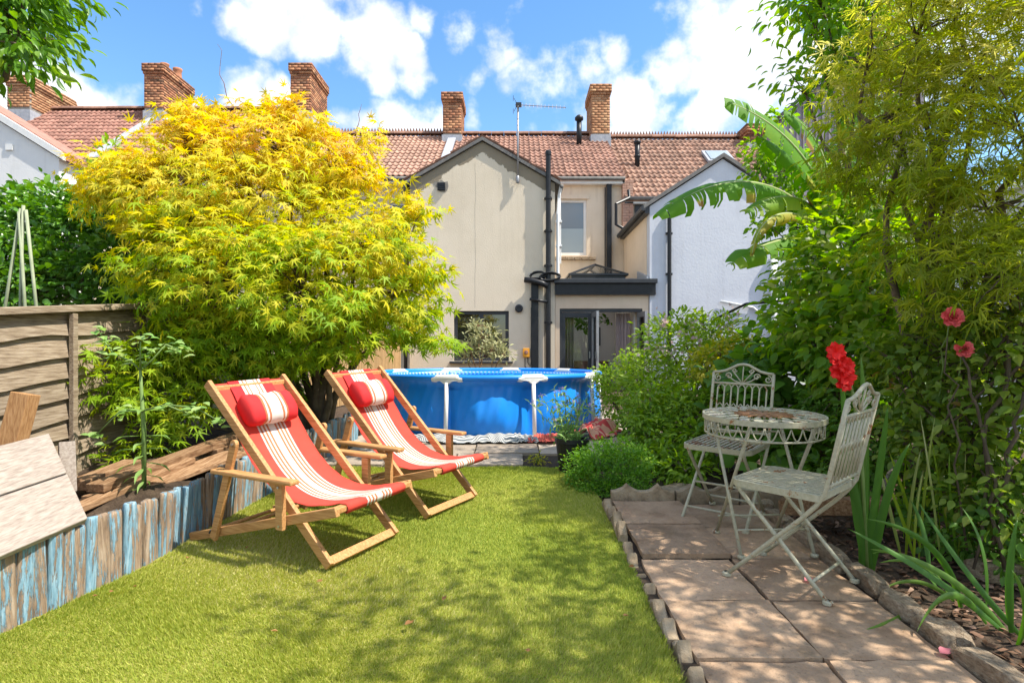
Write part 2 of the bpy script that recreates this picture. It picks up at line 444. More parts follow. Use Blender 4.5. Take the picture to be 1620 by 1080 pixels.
# lawn ------------------------------------------------------------
def lerp_tab(y, tab):
    return float(np.interp(y, [a for a, b in tab], [b for a, b in tab]))
LEFT = [(0.9,-2.35),(2.36,-2.0),(3.08,-1.83),(3.6,-1.80),(5.2,-1.68),(6.3,-1.62)]
RIGHT = [(0.9,.54),(2.0,.56),(3.4,.60),(4.05,.60),(4.3,.58),(5.2,.62)]
lm = MB()
ysl = np.linspace(.9, 5.16, 40)
lv = []
for y in ysl:
    xl, xr = lerp_tab(y, LEFT)-.02, lerp_tab(y, RIGHT)
    for k in range(9):
        x = xl + (xr-xl)*k/8; lv.append((x, y, gz(y) + .004*math.sin(x*5+y*3)))
lm.add(lv, [(i*9+k, i*9+k+1, (i+1)*9+k+1, (i+1)*9+k) for i in range(39) for k in range(8)])
lawn = tag(lm.build('lawn', M['lawn_base']), kind='structure')
NB = 420000
yb = 1.55 + (5.17-1.55)*rng.random(NB)**1.25
xl = np.interp(yb, [a for a, b in LEFT], [b for a, b in LEFT]); xr = np.interp(yb, [a for a, b in RIGHT], [b for a, b in RIGHT]) + .012
xb = xl + (xr-xl)*rng.random(NB)
edge_n = np.abs(np.sin(xb*7.1+yb*3.3)*.5 + np.sin(yb*5.7-xb*2.2)*.5)
zb = SL*np.minimum(yb, 6.6) + .003*np.sin(xb*5+yb*3)
h = rng.uniform(.010, .024, NB)*(.7+.6*edge_n); w = rng.uniform(.0014, .0030, NB)*np.clip(yb/2.6, .8, 1.7)
ang = rng.uniform(0, 2*np.pi, NB); lean = rng.uniform(.1, .95, NB)
# nap of the turf lies in slow swirls
sw = 1.3*np.sin(xb*2.1+1)+1.1*np.cos(yb*1.7)
la = sw + rng.normal(0, .9, NB)
B0 = np.stack([xb - np.cos(ang)*w, yb - np.sin(ang)*w, zb], 1); B1 = np.stack([xb + np.cos(ang)*w, yb + np.sin(ang)*w, zb], 1)
TP = np.stack([xb + np.cos(la)*h*lean, yb + np.sin(la)*h*lean, zb + h*np.sqrt(1-.6*lean**2)], 1)
V = np.stack([B0, B1, TP], 1).reshape(-1, 3); F = np.arange(NB*3).reshape(-1, 3)
M['grass'] = leafmat('grass_blade', [(0,(.21,.29,.04)),(.45,(.38,.43,.07)),(.8,(.52,.52,.13)),(1,(.66,.60,.32))], .3, .6, .2)
gt = np.clip(rng.random(NB)*.75 + .25*np.sin(xb*1.9+yb*2.3)*np.sin(yb*1.3+.5)+.08, 0, 1)
go = np_mesh('grass', V, F, np.repeat(gt, 3), M['grass'])
tag(go, 'short bright green turf blades covering the lawn', 'grass', kind='stuff')

# patio of square slabs right ------------------------------------
pm = MB()
pm.add([(.6,.6,gz(.6)+.004),(1.66,.6,gz(.6)+.004),(1.66,4.12,gz(4.12)+.004),(.6,4.12,gz(4.12)+.004)], [(0,1,2,3)])
patio = tag(pm.build('patio', M['joint']), kind='structure')
def slab_mesh(name, w, l, t, seed):
    r = random.Random(seed); n = 7
    import bmesh
    mb = MB()
    def f(u, v):
        x = (u-.5)*w; y = (v-.5)*l
        if u in (0, 1): x += r.uniform(-.005, .004)
        if v in (0, 1): y += r.uniform(-.005, .004)
        e = min(u, 1-u, v, 1-v)
        return (x, y, t + r.uniform(-.0018, .0018) - (.006 if e == 0 else 0))
    mb.grid(f, n, n)
    top = len(mb.v)
    ring = [i*(n+1) for i in range(n+1)] + [n*(n+1)+j for j in range(1, n+1)] + [i*(n+1)+n for i in range(n-1, -1, -1)] + [j for j in range(n-1, 0, -1)]
    o = len(mb.v); mb.v += [(mb.v[i][0], mb.v[i][1], 0) for i in ring]; k = len(ring)
    for i in range(k): mb.f.append((ring[i], ring[(i+1) % k], o+(i+1) % k, o+i)); mb.m.append(0)
    return mb.mesh(name)
slabs = [slab_mesh('slab', .445, .455, .032, s) for s in range(6)]
for me in slabs: me.materials.append(M['slab'])
tilt = Matrix.Rotation(math.atan(SL), 4, 'X')
rows = [0.97, 1.44, 1.91, 2.38, 2.852, 3.325, 3.80]
for ri, y in enumerate(rows):
    for ci, x in enumerate((.872, 1.332)):
        up = .024 if (ri >= 5 and ci == 0) else (.006 if (ri + ci) % 3 == 0 else 0)
        xx = x + (.012 if ri >= 5 else 0) + random.uniform(-.003, .003)
        Mx = Matrix.Translation((xx, y, gz(y)-.006+up)) @ tilt @ Matrix.Rotation(R(random.choice((0, 180))+random.uniform(-.5, .5)), 4, 'Z')
        inst('slab', slabs[(ri*2+ci) % 6], Mx, patio)

# scalloped edging left and back of the patio
def scallop(name, L, h, t, n, seed, broken=False):
    r = random.Random(seed); top = []
    N = n*8
    for i in range(N+1):
        u = i/N; ph = (u*n) % 1
        z = h - .045*(abs(math.cos(math.pi*(u*n)))**.8) + r.uniform(-.004, .004)
        if broken: z -= .03*max(0, math.sin(u*9+seed))
        top.append((-L/2 + L*u, z))
    mb = MB(); fr = []; 
    vs = []
    for (x, z) in top:
        vs += [(x, -t/2, -.06), (x, -t/2, z-.008), (x, -t/2+.008, z), (x, t/2-.008, z), (x, t/2, z-.008), (x, t/2, -.06)]
    fs = []
    for i in range(N):
        for k in range(5): fs.append((i*6+k, (i+1)*6+k, (i+1)*6+k+1, i*6+k+1))
    fs.append((0,1,2,3,4,5)); fs.append(tuple(N*6+k for k in (5,4,3,2,1,0)))
    mb.add(vs, fs); me = mb.mesh(name); me.materials.append(M['edging']); return me
ed = empty('garden_edging', (.62, 3, gz(3)), 'low scalloped concrete edging around the left and far side of the slab patio', 'edging')
sc = [scallop('edging_stone', .34, .105, .05, 2, s, s % 2 == 1) for s in range(4)]
scl = [scallop('edging_stone', .42, .15, .055, 2, 10+s) for s in range(2)]
y = .9; i = 0
while y < 4.0:
    L = .34
    Mx = Matrix.Translation((.615 + .004*math.sin(i*2.7), y+L/2, gz(y)-.046 + (.04 if y > 3.2 else 0)+random.uniform(-.012, .010))) @ tilt @ Matrix.Rotation(R(90+random.uniform(-3, 3)), 4, 'Z') @ Matrix.Rotation(R(random.uniform(-6, 4)), 4, 'X')
    inst('edging_stone', sc[i % 4], Mx, ed); y += L+.012; i += 1
x = .66
for i in range(3):
    Mx = Matrix.Translation((x+.21, 4.09+random.uniform(-.01, .01), gz(4.1)-.01)) @ Matrix.Rotation(R(random.uniform(-4, 3)), 4, 'Z') @ Matrix.Rotation(R(random.uniform(-6, 4)), 4, 'X')
    inst('edging_stone', scl[i % 2], Mx, ed); x += .435
# rough stones along the right edge of the patio
def rock_mesh(name, seed, mat, n=2):
    import bmesh
    from mathutils import noise as mn
    bm = bmesh.new(); bmesh.ops.create_icosphere(bm, subdivisions=3, radius=.5)
    for v in bm.verts:
        p = v.co.copy(); q = Vector((max(-.36, min(.36, p.x)), max(-.36, min(.36, p.y)), max(-.33, min(.33, p.z))))
        v.co = q*(1 + .28*mn.noise(p*2.1 + Vector((seed*7.1, 0, 0))) + .09*mn.noise(p*6 + Vector((0, seed*3.3, 0))))
    me = bpy.data.meshes.new(name); bm.to_mesh(me); bm.free(); me.materials.append(mat); return me
rocks = [rock_mesh('stone', s, M['stone']) for s in range(6)]
kerb = empty('stone_border', (1.62, 2.6, gz(2.6)), 'row of rough low border stones between the patio and right flower bed', 'border')
y = 1.05; i = 0
while y < 4.1:
    L = random.uniform(.2, .34)
    Mx = Matrix.Translation((1.625+random.uniform(-.01, .015), y+L/2, gz(y)+.03)) @ Matrix.Rotation(R(random.uniform(-6, 6)), 4, 'Z') @ Matrix.Diagonal((.13, L*1.32, random.uniform(.12, .18), 1))
    inst('stone', rocks[i % 6], Mx, kerb); y += L+.01; i += 1
for k, (px, py, d, s, lab) in enumerate([(1580, 905, 2.95, (.3,.2,.14), 'flat pale stone lying in the right bed under the rose bush'),
                                     (1520, 880, 3.3, (.22,.18,.13), 'smaller pale stone lying on bark just left of the flat bed stone'),
                                     (1070, 765, 4.35, (.5,.3,.1), 'grey flat stone behind the scalloped edging at the back of the patio')]):
    g = P(px, py, d)
    o = bpy.data.objects.new('bed_stone', rocks[k+1].copy()); col.objects.link(o)
    o.matrix_basis = Matrix.Translation((g.x, g.y, gz(d)+.02)) @ Matrix.Rotation(R(20*k), 4, 'Z') @ Matrix.Diagonal((*s, 1))
    tag(o, lab, 'stone')
# bark chips on the right bed and the strip by the pot
NCH = 5200
cx = np.concatenate([rng.uniform(1.7, 3.4, NCH), rng.uniform(-.02, .75, 900)]); cy = np.concatenate([rng.uniform(1.6, 5.2, NCH), 5.18+rng.random(900)*.34])
bv = np.array([(-.5,-.5,0),(.5,-.4,0),(.5,.5,0),(-.4,.5,.06),(0,0,.16)]); bf = np.array([(0,1,4),(1,2,4),(2,3,4),(3,0,4)])
bv = bv*np.array([.4,1,1])
Tc = np.stack([cx, cy, SL*np.minimum(cy, 6.6) - .024 + .008*rng.random(len(cx))], 1)
axc = rng.normal(size=(len(cx), 3))*np.array([1,1,.25]); nmc = np.array([0,0,1.0]) + rng.normal(size=(len(cx), 3))*.4
M['bark'] = leafmat('bark_chip', [(0,(.05,.028,.017)),(.5,(.13,.075,.045)),(.85,(.22,.13,.085)),(1,(.33,.22,.16))], .02, .9, .1)
o = scatter('bark_chips', None, (bv, bf), Tc, frames(axc, nmc), rng.uniform(.018, .05, len(cx)), rng.random(len(cx)), M['bark'])
tag(o, 'brown bark chips strewn over the flower beds', 'bark', kind='stuff')

# paving strip before the pool ------------------------------------
pp = MB(); pp.add([(-1.75,5.17,gz(5.17)+.002),(1.3,5.17,gz(5.17)+.002),(1.3,6.6,gz(6.6)+.002),(1.6,15,gz(6.6)+.002),(-2.8,15,gz(6.6)+.002),(-2.0,6.6,gz(6.6)+.002)], [(0,1,2,3,4,5)])
terr = tag(pp.build('pool_terrace', M['joint']), kind='structure')
tsl = [slab_mesh('slab', .59, .44, .04, 40+s) for s in range(4)]
for me in tsl: me.materials.append(M['slab_grey'])
for ri, y in enumerate((5.41, 5.86, 6.31)):
    for ci in range(5):
        x = -1.42 + ci*.605 + (.15 if ri % 2 else 0)
        if x > .1 and ri == 0: continue
        inst('slab', tsl[(ri+ci) % 4], Matrix.Translation((x, y, gz(y)-.012+random.uniform(0, .008))) @ tilt @ Matrix.Rotation(R(random.uniform(-.8, .8)), 4, 'Z'), terr)
for ri in range(7):
    for ci in range(7):
        y = 6.77+ri*.455; x = -2.2+ci*.605
        inst('slab', tsl[(ri*3+ci) % 4], Matrix.Translation((x, y, gz(7)-.035)), terr)

# ================================================================== houses
def facade(name, c1, c2, c3, scale=1.2, bm=.25, bs=30, stain=.5):
    m, nt, b = NT(name); v = coords(nt)
    f = noise(nt, v, scale, 8, .65)
    r = ramp(nt, f, [(.32, c1), (.5, c2), (.68, c3)])
    # rain streaks: noise stretched downwards
    mp = nd(nt, 'ShaderNodeMapping'); mp.inputs['Scale'].default_value = (5, 5, .35); nt.links.new(v, mp.inputs[0])
    f2 = noise(nt, mp.outputs[0], 1.3, 6, .6); mr = nd(nt, 'ShaderNodeMapRange'); mr.inputs['From Min'].default_value = .55; mr.inputs['From Max'].default_value = .8; mr.inputs['To Max'].default_value = stain
    nt.links.new(f2, mr.inputs['Value'])
    mx = nd(nt, 'ShaderNodeMixRGB'); mx.inputs[2].default_value = (c1[0]*.62, c1[1]*.58, c1[2]*.52, 1)
    nt.links.new(mr.outputs[0], mx.inputs[0]); nt.links.new(r.outputs[0], mx.inputs[1])
    nt.links.new(mx.outputs[0], b.inputs['Base Color']); b.inputs['Roughness'].default_value = .9; b.inputs['Specular IOR Level'].default_value = .15
    bump(nt, b, noise(nt, v, bs, 5), bm, .02)
    return m, nt, b, mx, v
M['cream'] = facade('cream_render', (.69,.565,.42), (.75,.62,.47), (.78,.65,.5), 1.1)[0]
gm, gnt, gb, gmx, gv = facade('gable_render', (.66,.565,.425), (.73,.63,.485), (.77,.665,.52), .55, .3, 35, .28)
# bare cement band under the verge with a ragged lower edge: same wall, paint never reached it
sp = nd(gnt, 'ShaderNodeSeparateXYZ'); gnt.links.new(gv, sp.inputs[0])
ab = nd(gnt, 'ShaderNodeMath', operation='ADD'); ab.inputs[1].default_value = .765; gnt.links.new(sp.outputs[0], ab.inputs[0])
ab2 = nd(gnt, 'ShaderNodeMath', operation='ABSOLUTE'); gnt.links.new(ab.outputs[0], ab2.inputs[0])
sl = nd(gnt, 'ShaderNodeMath', operation='MULTIPLY_ADD'); sl.inputs[1].default_value = .58; gnt.links.new(ab2.outputs[0], sl.inputs[0]); gnt.links.new(sp.outputs[2], sl.inputs[2])
nz = nd(gnt, 'ShaderNodeMath', operation='MULTIPLY_ADD'); nz.inputs[1].default_value = .7; gnt.links.new(noise(gnt, gv, 2.4, 5), nz.inputs[0]); gnt.links.new(sl.outputs[0], nz.inputs[2])
st = nd(gnt, 'ShaderNodeMapRange'); st.inputs['From Min'].default_value = 6.44; st.inputs['From Max'].default_value = 6.46; gnt.links.new(nz.outputs[0], st.inputs['Value'])
mxb = nd(gnt, 'ShaderNodeMixRGB'); mxb.inputs[2].default_value = (.27,.225,.16,1)
gnt.links.new(st.outputs[0], mxb.inputs[0]); gnt.links.new(gmx.outputs[0], mxb.inputs[1]); gnt.links.new(mxb.outputs[0], gb.inputs['Base Color'])
M['gable'] = gm
M['white_wall'] = facade('white_painted_brick', (.55,.57,.62), (.60,.62,.67), (.64,.66,.70), 1.2, .22, 16, .2)[0]
M['white_house'] = facade('white_render', (.72,.72,.71), (.76,.76,.75), (.79,.79,.78), 1.5, .2, 20, .2)[0]
M['ext_wall'] = facade('taupe_render', (.58,.455,.33), (.64,.51,.38), (.67,.55,.41), 1.4, .15, 30, .2)[0]
M['mortar'] = nmat('cement_mortar', [(.2,.18,.15),(.33,.3,.26)], 8, .9, .5, 40)
M['verge'] = nmat('grey_verge', [(.13,.125,.12),(.22,.21,.195)], 7, .85, .4, 30)
M['lead'] = nmat('lead_flashing', [(.3,.32,.36),(.45,.47,.5)], 9, .5, .3, 20)
def tilemat(name, a, b_, c): return nmat(name, [a, b_, c], 5, .8, .4, 30, rnd=.22, dist=.01)
M['tile_red'] = tilemat('red_clay_tile', (.25,.125,.095), (.35,.175,.13), (.40,.22,.165))
M['tile_pink'] = tilemat('pink_clay_tile', (.34,.17,.125), (.42,.215,.16), (.46,.25,.19))
M['tile_orange'] = tilemat('orange_clay_tile', (.37,.215,.155), (.46,.27,.195), (.50,.32,.24))
M['tile_brown'] = tilemat('brown_clay_tile', (.26,.145,.105), (.37,.205,.15), (.43,.26,.195))
M['tile_old'] = tilemat('mottled_clay_tile', (.25,.145,.105), (.38,.22,.155), (.46,.31,.23))
M['ridge'] = nmat('ridge_tile', [(.22,.12,.085),(.36,.2,.14)], 6, .85, .4, 30, rnd=.2)
M['brick'] = leafmat('chimney_brick', [(0,(.15,.09,.06)),(.35,(.38,.17,.095)),(.7,(.48,.26,.14)),(1,(.56,.43,.26))], .001, .9, .1)
M['brick_red'] = leafmat('orange_brick', [(0,(.32,.16,.085)),(.5,(.46,.25,.135)),(1,(.54,.36,.2))], .001, .9, .1)
M['brick_lichen'] = nmat('lichen_stone', [(.3,.17,.05),(.5,.3,.07),(.3,.2,.1)], 9, .95, .5)
M['pot_clay'] = nmat('terracotta_pot', [(.36,.15,.08),(.48,.22,.12)], 7, .8, .3)

def walls(mb, x0, x1, z0, z1, y, t, holes=(), mi=0):
    """wall in the XZ plane with rectangular holes (sorted, not overlapping in x)"""
    cur = x0
    for (a, b_, c, d) in sorted(holes):
        if a > cur: mb.b2((cur, y, z0), (a, y+t, z1), mi)
        if c > z0: mb.b2((a, y, z0), (b_, y+t, c), mi)
        if d < z1: mb.b2((a, y, d), (b_, y+t, z1), mi)
        cur = b_
    if cur < x1: mb.b2((cur, y, z0), (x1, y+t, z1), mi)

YW, YR = 18.5, 22.5
def tile_mesh(name, w, l, mat):
    mb = MB(); n = 12; vs = []
    for i in range(n+1):
        u = i/n; z = .032*max(0, math.cos(2*math.pi*(u*2)))**1.0 + .006*math.cos(4*math.pi*u)
        x = (u-.5)*w
        vs += [(x, 0, z-.03), (x, -.006, z), (x, l, z-.012)]
    fs = []
    for i in range(n):
        fs += [(i*3, (i+1)*3, (i+1)*3+1, i*3+1), (i*3+1, (i+1)*3+1, (i+1)*3+2, i*3+2)]
    mb.add(vs, fs); me = mb.mesh(name); me.materials.append(mat)
    me.polygons.foreach_set('use_smooth', [i % 2 == 1 for i in range(len(me.polygons))])
    return me
def tiled(parent, x0, x1, ye, ze, yr, zr, mat, tw=.355, gauge=.37, skip=None):
    dy = yr-ye; dz = zr-ze; L = math.hypot(dy, dz); a = math.atan2(dz, dy)
    n = max(1, round((x1-x0)/tw)); tw2 = (x1-x0)/n; m = round(L/gauge); g = L/m
    me = tile_mesh('roof_tile', tw2, g+.06, mat)
    roof = parent
    for j in range(m):
        for i in range(n):
            x = x0 + (i+.5)*tw2; y = ye + dy*j/m; z = ze + dz*j/m
            if skip and skip(x, y, z): continue
            Mx = Matrix.Translation((x+random.uniform(-.004, .004), y, z+.075+random.uniform(-.004, .006))) @ Matrix.Rotation(a-.045+random.uniform(-.01, .01), 4, 'X')
            inst('roof_tile', me, Mx, roof)
def ridge_row(parent, x0, x1, z, y, crest):
    n = round((x1-x0)/.45); L = (x1-x0)/n; mb = MB(); K = 8
    vs = []
    for x in (-L/2+.006, L/2-.006):
        for k in range(K+1):
            an = math.pi*k/K; vs.append((x, -.13*math.cos(an), .12*math.sin(an)))
    mb.add(vs, [(k, k+1, K+1+k+1, K+1+k) for k in range(K)] + [tuple(range(K+1)), tuple(reversed(range(K+1, 2*K+2)))])
    if crest:
        for q in range(4):
            c = -L/2 + L*(q+.5)/4; w = L/8*.92
            mb.prism([(c-w, -.02, .1), (c+w, -.02, .1), (c, -.02, .25)], (0, .04, 0))
    me = mb.mesh('ridge_tile'); me.materials.append(M['ridge'])
    for i in range(n):
        inst('ridge_tile', me, Matrix.Translation((x0+(i+.5)*L, y, z+.03+random.uniform(-.006, .006))) @ Matrix.Rotation(R(random.uniform(-.6, .6)), 4, 'Y'), parent)
def chimney(root, xc, zbase, ztop, wx=.66, wy=1.5, mat='brick', pots=(), lichen=False, cap_over=.06):
    h = ztop-zbase
    core = MB(); core.b2((xc-wx/2+.012, YR-wy/2+.012, zbase-.6), (xc+wx/2-.012, YR+wy/2-.012, ztop-.02))
    c = core.build('chimney', M['mortar'], root)
    # every brick of the four faces, joined
    T = []; S3 = []; tn = []
    ch = .0925; nc = int(h/ch)+3
    for r_ in range(nc):
        z = ztop - (r_+.5)*ch
        over = cap_over if r_ < 3 else (cap_over*.5 if r_ == 3 else 0)
        off = (r_ % 2)*.11
        for sgn in (-1, 1):
            for (Lx, ax) in ((wx+2*over, 0), (wy+2*over-.186, 1)):
                n = int(Lx/.225)+2; s0 = -Lx/2 - off
                for k in range(n):
                    a = max(-Lx/2, s0+k*.225); b_ = min(Lx/2, s0+k*.225+.215)
                    if b_-a < .03: continue
                    if ax == 0: T.append((xc+(a+b_)/2, YR+sgn*(wy/2+over-.045), z)); S3.append((b_-a, .09, ch-.012))
                    else: T.append((xc+sgn*(wx/2+over-.045), YR+(a+b_)/2, z)); S3.append((.09, b_-a, ch-.012))
                    tn.append(random.random()*(.75 if r_ % 7 else .35))
    T = np.array(T); S3 = np.array(S3); bx = np.array([(x, y, z) for x in (-.5,.5) for y in (-.5,.5) for z in (-.5,.5)])
    F0 = np.array([(0,1,3),(0,3,2),(4,6,7),(4,7,5),(0,4,5),(0,5,1),(2,3,7),(2,7,6),(0,2,6),(0,6,4),(1,5,7),(1,7,3)])
    V = (bx[None]*S3[:, None, :] + T[:, None, :]).reshape(-1, 3); F = (F0[None] + (np.arange(len(T))*8)[:, None, None]).reshape(-1, 3)
    o = np_mesh('bricks', V, F, np.repeat(np.array(tn), 8), M[mat], c); o['kind'] = 'stuff'
    fl = MB(); fl.b2((xc-wx/2-.03, YR-wy/2-.03, zbase-.75), (xc+wx/2+.03, YR+wy/2+.03, zbase-.3)); 
    fl.build('flashing', M['lead'], c)
    top = MB(); top.b2((xc-wx/2+.0, YR-wy/2, ztop-.02), (xc+wx/2, YR+wy/2, ztop+.035)); top.build('flaunching', M['brick_lichen'] if lichen else M['mortar'], c, bevel=.02)
    for (dy, ht, rr) in pots:
        p = MB(); p.lathe([(rr*1.05,0),(rr*1.15,.05),(rr*.95,.1),(rr*.85,ht*.75),(rr*1.0,ht*.85),(rr*1.05,ht),(rr*.8,ht),(rr*.75,ht*.5)], 16, (xc, YR+dy, ztop+.03))
        p.build('chimney_pot', M['pot_clay'], c, smooth=True)
    return c
def main_block(root, x0, x1, ze, zr, wallmat, tmat, crest, holes=(), skip=None):
    mb = MB(); walls(mb, x0, x1, .1, ze-.02, YW, .3, holes)
    w = mb.build('wall', M[wallmat], root)
    mb = MB(); mb.b2((x0, YW+8-.3, .1), (x1, YW+8, ze-.02)); mb.build('front_wall', M[wallmat], root)
    side = MB()
    for xx in (x0, x1-.1):
        side = MB(); side.prism([(xx, YW+.3, .1), (xx, YW+7.7, .1), (xx, YW+7.7, ze-.05), (xx, YR, zr-.12), (xx, YW+.3, ze+.05)], (.1, 0, 0))
        side.build('party_wall', M['brick_lichen'], root)
    rf = MB(); k = (zr-ze)/(YR-YW)
    rf.prism([(x0, YW-.22, ze-.22*k+.0), (x0, YR, zr), (x0, YR, zr-.09), (x0, YW-.22, ze-.22*k-.09)], (x1-x0, 0, 0))
    rf.prism([(x0, YR, zr), (x0, YW+8.22, ze-.22*k), (x0, YW+8.22, ze-.22*k-.09), (x0, YR, zr-.09)], (x1-x0, 0, 0))
    roof = rf.build('roof', M['ridge'], root)
    tiled(roof, x0, x1, YW-.26, ze-.26*k, YR-.05, zr-.05*k, M[tmat], skip=skip)
    ridge_row(roof, x0, x1, zr+.06, YR, crest)
    fa = MB(); fa.b2((x0, YW-.2, ze-.32), (x1, YW-.002, ze-.16)); fa.build('fascia', M['white_paint'], root)
    gu = MB(); gu.tube([(x0, YW-.27, ze-.18), (x1, YW-.27, ze-.18)], .055, 8); gu.build('gutter', M['verge'], root, smooth=True)
    return w, roof

def win(root, x0, x1, z0, z1, y, fm, gm1, mull=(), trans=(), fw=.07, depth=.08, lower=None, name='window'):
    f = MB(); f.b2((x0, y, z0), (x0+fw, y+depth, z1)); f.b2((x1-fw, y, z0), (x1, y+depth, z1))
    f.b2((x0+fw, y, z0), (x1-fw, y+depth, z0+fw)); f.b2((x0+fw, y, z1-fw), (x1-fw, y+depth, z1))
    for m_ in mull: f.b2((m_-fw*.6, y-.004, z0+fw), (m_+fw*.6, y+depth-.004, z1-fw))
    w = f.build(name, M[fm], root)
    xs_ = [x0+fw] + [q for m_ in mull for q in (m_-fw*.6, m_+fw*.6)] + [x1-fw]
    for k in range(0, len(xs_), 2):
        zc = [z0+fw] + list(trans) + [z1-fw]
        for j in range(len(zc)-1):
            p = MB(); p.b2((xs_[k]-.005, y+depth*.45, zc[j]), (xs_[k+1]+.005, y+depth*.45+.02, zc[j+1]))
            p.build('pane', M[lower if (lower and j == 0) else gm1], w)
    return w
def glassmat(name, c, rough=.02, spec=.9, coat=1.0):
    m, nt, b = NT(name); b.inputs['Base Color'].default_value = (*c, 1); b.inputs['Roughness'].default_value = rough
    b.inputs['Specular IOR Level'].default_value = spec; b.inputs['Coat Weight'].default_value = coat; b.inputs['Coat Roughness'].default_value = .01
    return m
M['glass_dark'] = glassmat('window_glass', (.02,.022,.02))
M['glass_sky'] = glassmat('sky_reflection_glass', (.10,.14,.17), .05)  # grey-blue base colour paints in the reflected sky and curtain behind
M['glass_frost'] = glassmat('frosted_glass', (.30,.36,.37), .25)
def clearglass(name):
    m, nt, b = NT(name); g = nd(nt, 'ShaderNodeBsdfGlossy'); g.inputs['Roughness'].default_value = .01; t = nd(nt, 'ShaderNodeBsdfTransparent'); t.inputs['Color'].default_value = (.93,.95,.95,1)
    fr = nd(nt, 'ShaderNodeFresnel'); fr.inputs['IOR'].default_value = 1.7; mx = nd(nt, 'ShaderNodeMixShader')
    nt.links.new(fr.outputs[0], mx.inputs[0]); nt.links.new(t.outputs[0], mx.inputs[1]); nt.links.new(g.outputs[0], mx.inputs[2]); nt.links.new(mx.outputs[0], nt.nodes['Material Output'].inputs['Surface'])
    return m
M['glass_clear'] = clearglass('clear_glass')
M['frame_light'] = M['white_paint']

Z0 = .2
# ---- the house in the middle -----------------------------------
hc = empty('terraced_house', (0, 15, Z0), 'cream rendered terraced house with gabled rear wing and flat roofed garden extension behind the pool', 'house')
main_block(hc, -2.2, 3.36, 6.6, 9.17, 'cream', 'tile_brown', False, [(1.36, 2.24, 4.15, 5.86)], skip=None)
# rear wing
rw = MB(); walls(rw, -2.56, 1.03, Z0-.1, 5.37, 15, .3, [(-1.47, -.11, .98, 2.22)])
rw.b2((-2.56, 15.3, Z0-.1), (-2.26, 18.49, 5.37)); rw.b2((.73, 15.3, Z0-.1), (1.03, 18.49, 5.37))
rw.prism([(-2.56, 15, 5.37), (1.03, 15, 5.37), (-.765, 15, 6.40)], (0, .3, 0))
rw.build('rear_wing_wall', M['gable'], hc)
rr_ = MB()
for s in (-1, 1):
    xe = -.765 + s*1.93; xk = -.765
    ze_ = 6.42-.574*1.93
    rr_.prism([(xk, 14.93, 6.42), (xe, 14.93, ze_), (xe, 14.93, ze_+.085), (xk, 14.93, 6.505)], (0, 3.56, 0))
rwroof = rr_.build('rear_wing_roof', M['verge'], hc)
for s in (-1, 1):
    g = MB(); g.tube([(-.765+s*1.96, 14.95, 5.29), (-.765+s*1.96, 18.3, 5.29)], .05, 8); g.build('gutter', M['verge'], hc, smooth=True)
    n2 = 8
    me = tile_mesh('roof_tile', .385, .46, M['tile_brown'])
    for j in range(5):
        for i in range(9):
            Mx = Matrix.Translation((-.765+s*(1.93-j*.385), 15.15+i*.385, 5.45+j*.385*.574)) @ Matrix.Rotation(s*R(90), 4, 'Z') @ Matrix.Rotation(R(26), 4, 'X')
            inst('roof_tile', me, Mx, rwroof)
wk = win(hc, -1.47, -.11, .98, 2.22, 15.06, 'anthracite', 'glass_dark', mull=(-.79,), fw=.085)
s_ = MB(); s_.b2((-1.57, 14.88, .925), (-.01, 15.05, .975)); s_.build('sill', M['anthracite'], wk, bevel=.008)
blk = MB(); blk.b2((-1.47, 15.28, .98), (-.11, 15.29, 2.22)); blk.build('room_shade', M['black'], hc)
# vent with its cement patch
ck = MB(); rk = random.Random(4); zc = [2.3+.18*k for k in range(21)]; xc_ = [-.94+rk.uniform(-.012,.012) for _ in zc]
ck.add([(x-.0025, 14.997, z) for x, z in zip(xc_, zc)]+[(x+.0025, 14.997, z) for x, z in zip(xc_, zc)], [(i, i+1, 22+i, 21+i) for i in range(20)]); ck.build('render_crack', M['mortar'], hc)
vt = MB(); pz = [(-1.98,5.36),(-1.93,5.42),(-1.84,5.41),(-1.78,5.46),(-1.7,5.4),(-1.62,5.42),(-1.6,5.3),(-1.63,5.2),(-1.68,5.15),(-1.8,5.16),(-1.86,5.25),(-1.93,5.29)]
vt.prism([(x, 14.994, z) for x, z in pz], (0, .01, 0)); pt = vt.build('cement_patch', M['mortar'], hc)
vb = MB(); vb.b2((-1.87, 14.955, 5.19), (-1.68, 15.02, 5.38)); v_ = vb.build('air_vent', M['black'], hc)
for k in range(4): q = MB(); q.bar((-1.86, 14.945, 5.215+k*.045), (-1.69, 14.945, 5.215+k*.045), .02, .012); q.build('louvre', M['anthracite'], v_)
# upstairs window, sill
wu = win(hc, 1.36, 2.24, 4.15, 5.86, 18.56, 'white_paint', 'glass_sky', trans=(4.98,), fw=.09, lower='glass_frost')
lh = MB(); lh.b2((1.3, 18.45, 5.86), (2.3, 18.62, 5.98)); lh.build('lintel', M['cream'], wu)
sb = MB()
for k in range(6): sb.b2((1.2+k*.22, 18.40, 4.0), (1.405+k*.22, 18.6, 4.1))
sb.build('sill', M['stone'], wu, bevel=.012)
# chimneys and roof furniture
chimney(hc, 3.14, 9.3, 10.8, .66, 1.45, 'brick_red', lichen=True)
cw = MB(); cw.lathe([(.0,.16),(.17,.13),(.19,.06),(.12,.03),(.12,0)], 14, (3.1, YR, 10.83)); cw.build('chimney_cowl', M['black'], hc, smooth=True)
vp = MB(); vp.tube([(2.32, 21.4, 8.5), (2.32, 21.4, 9.35)], .09, 10); vp.lathe([(.09,0),(.15,.03),(.15,.12),(.06,.2)], 12, (2.32, 21.4, 9.35)); vp.build('soil_vent', M['black'], hc, smooth=True)
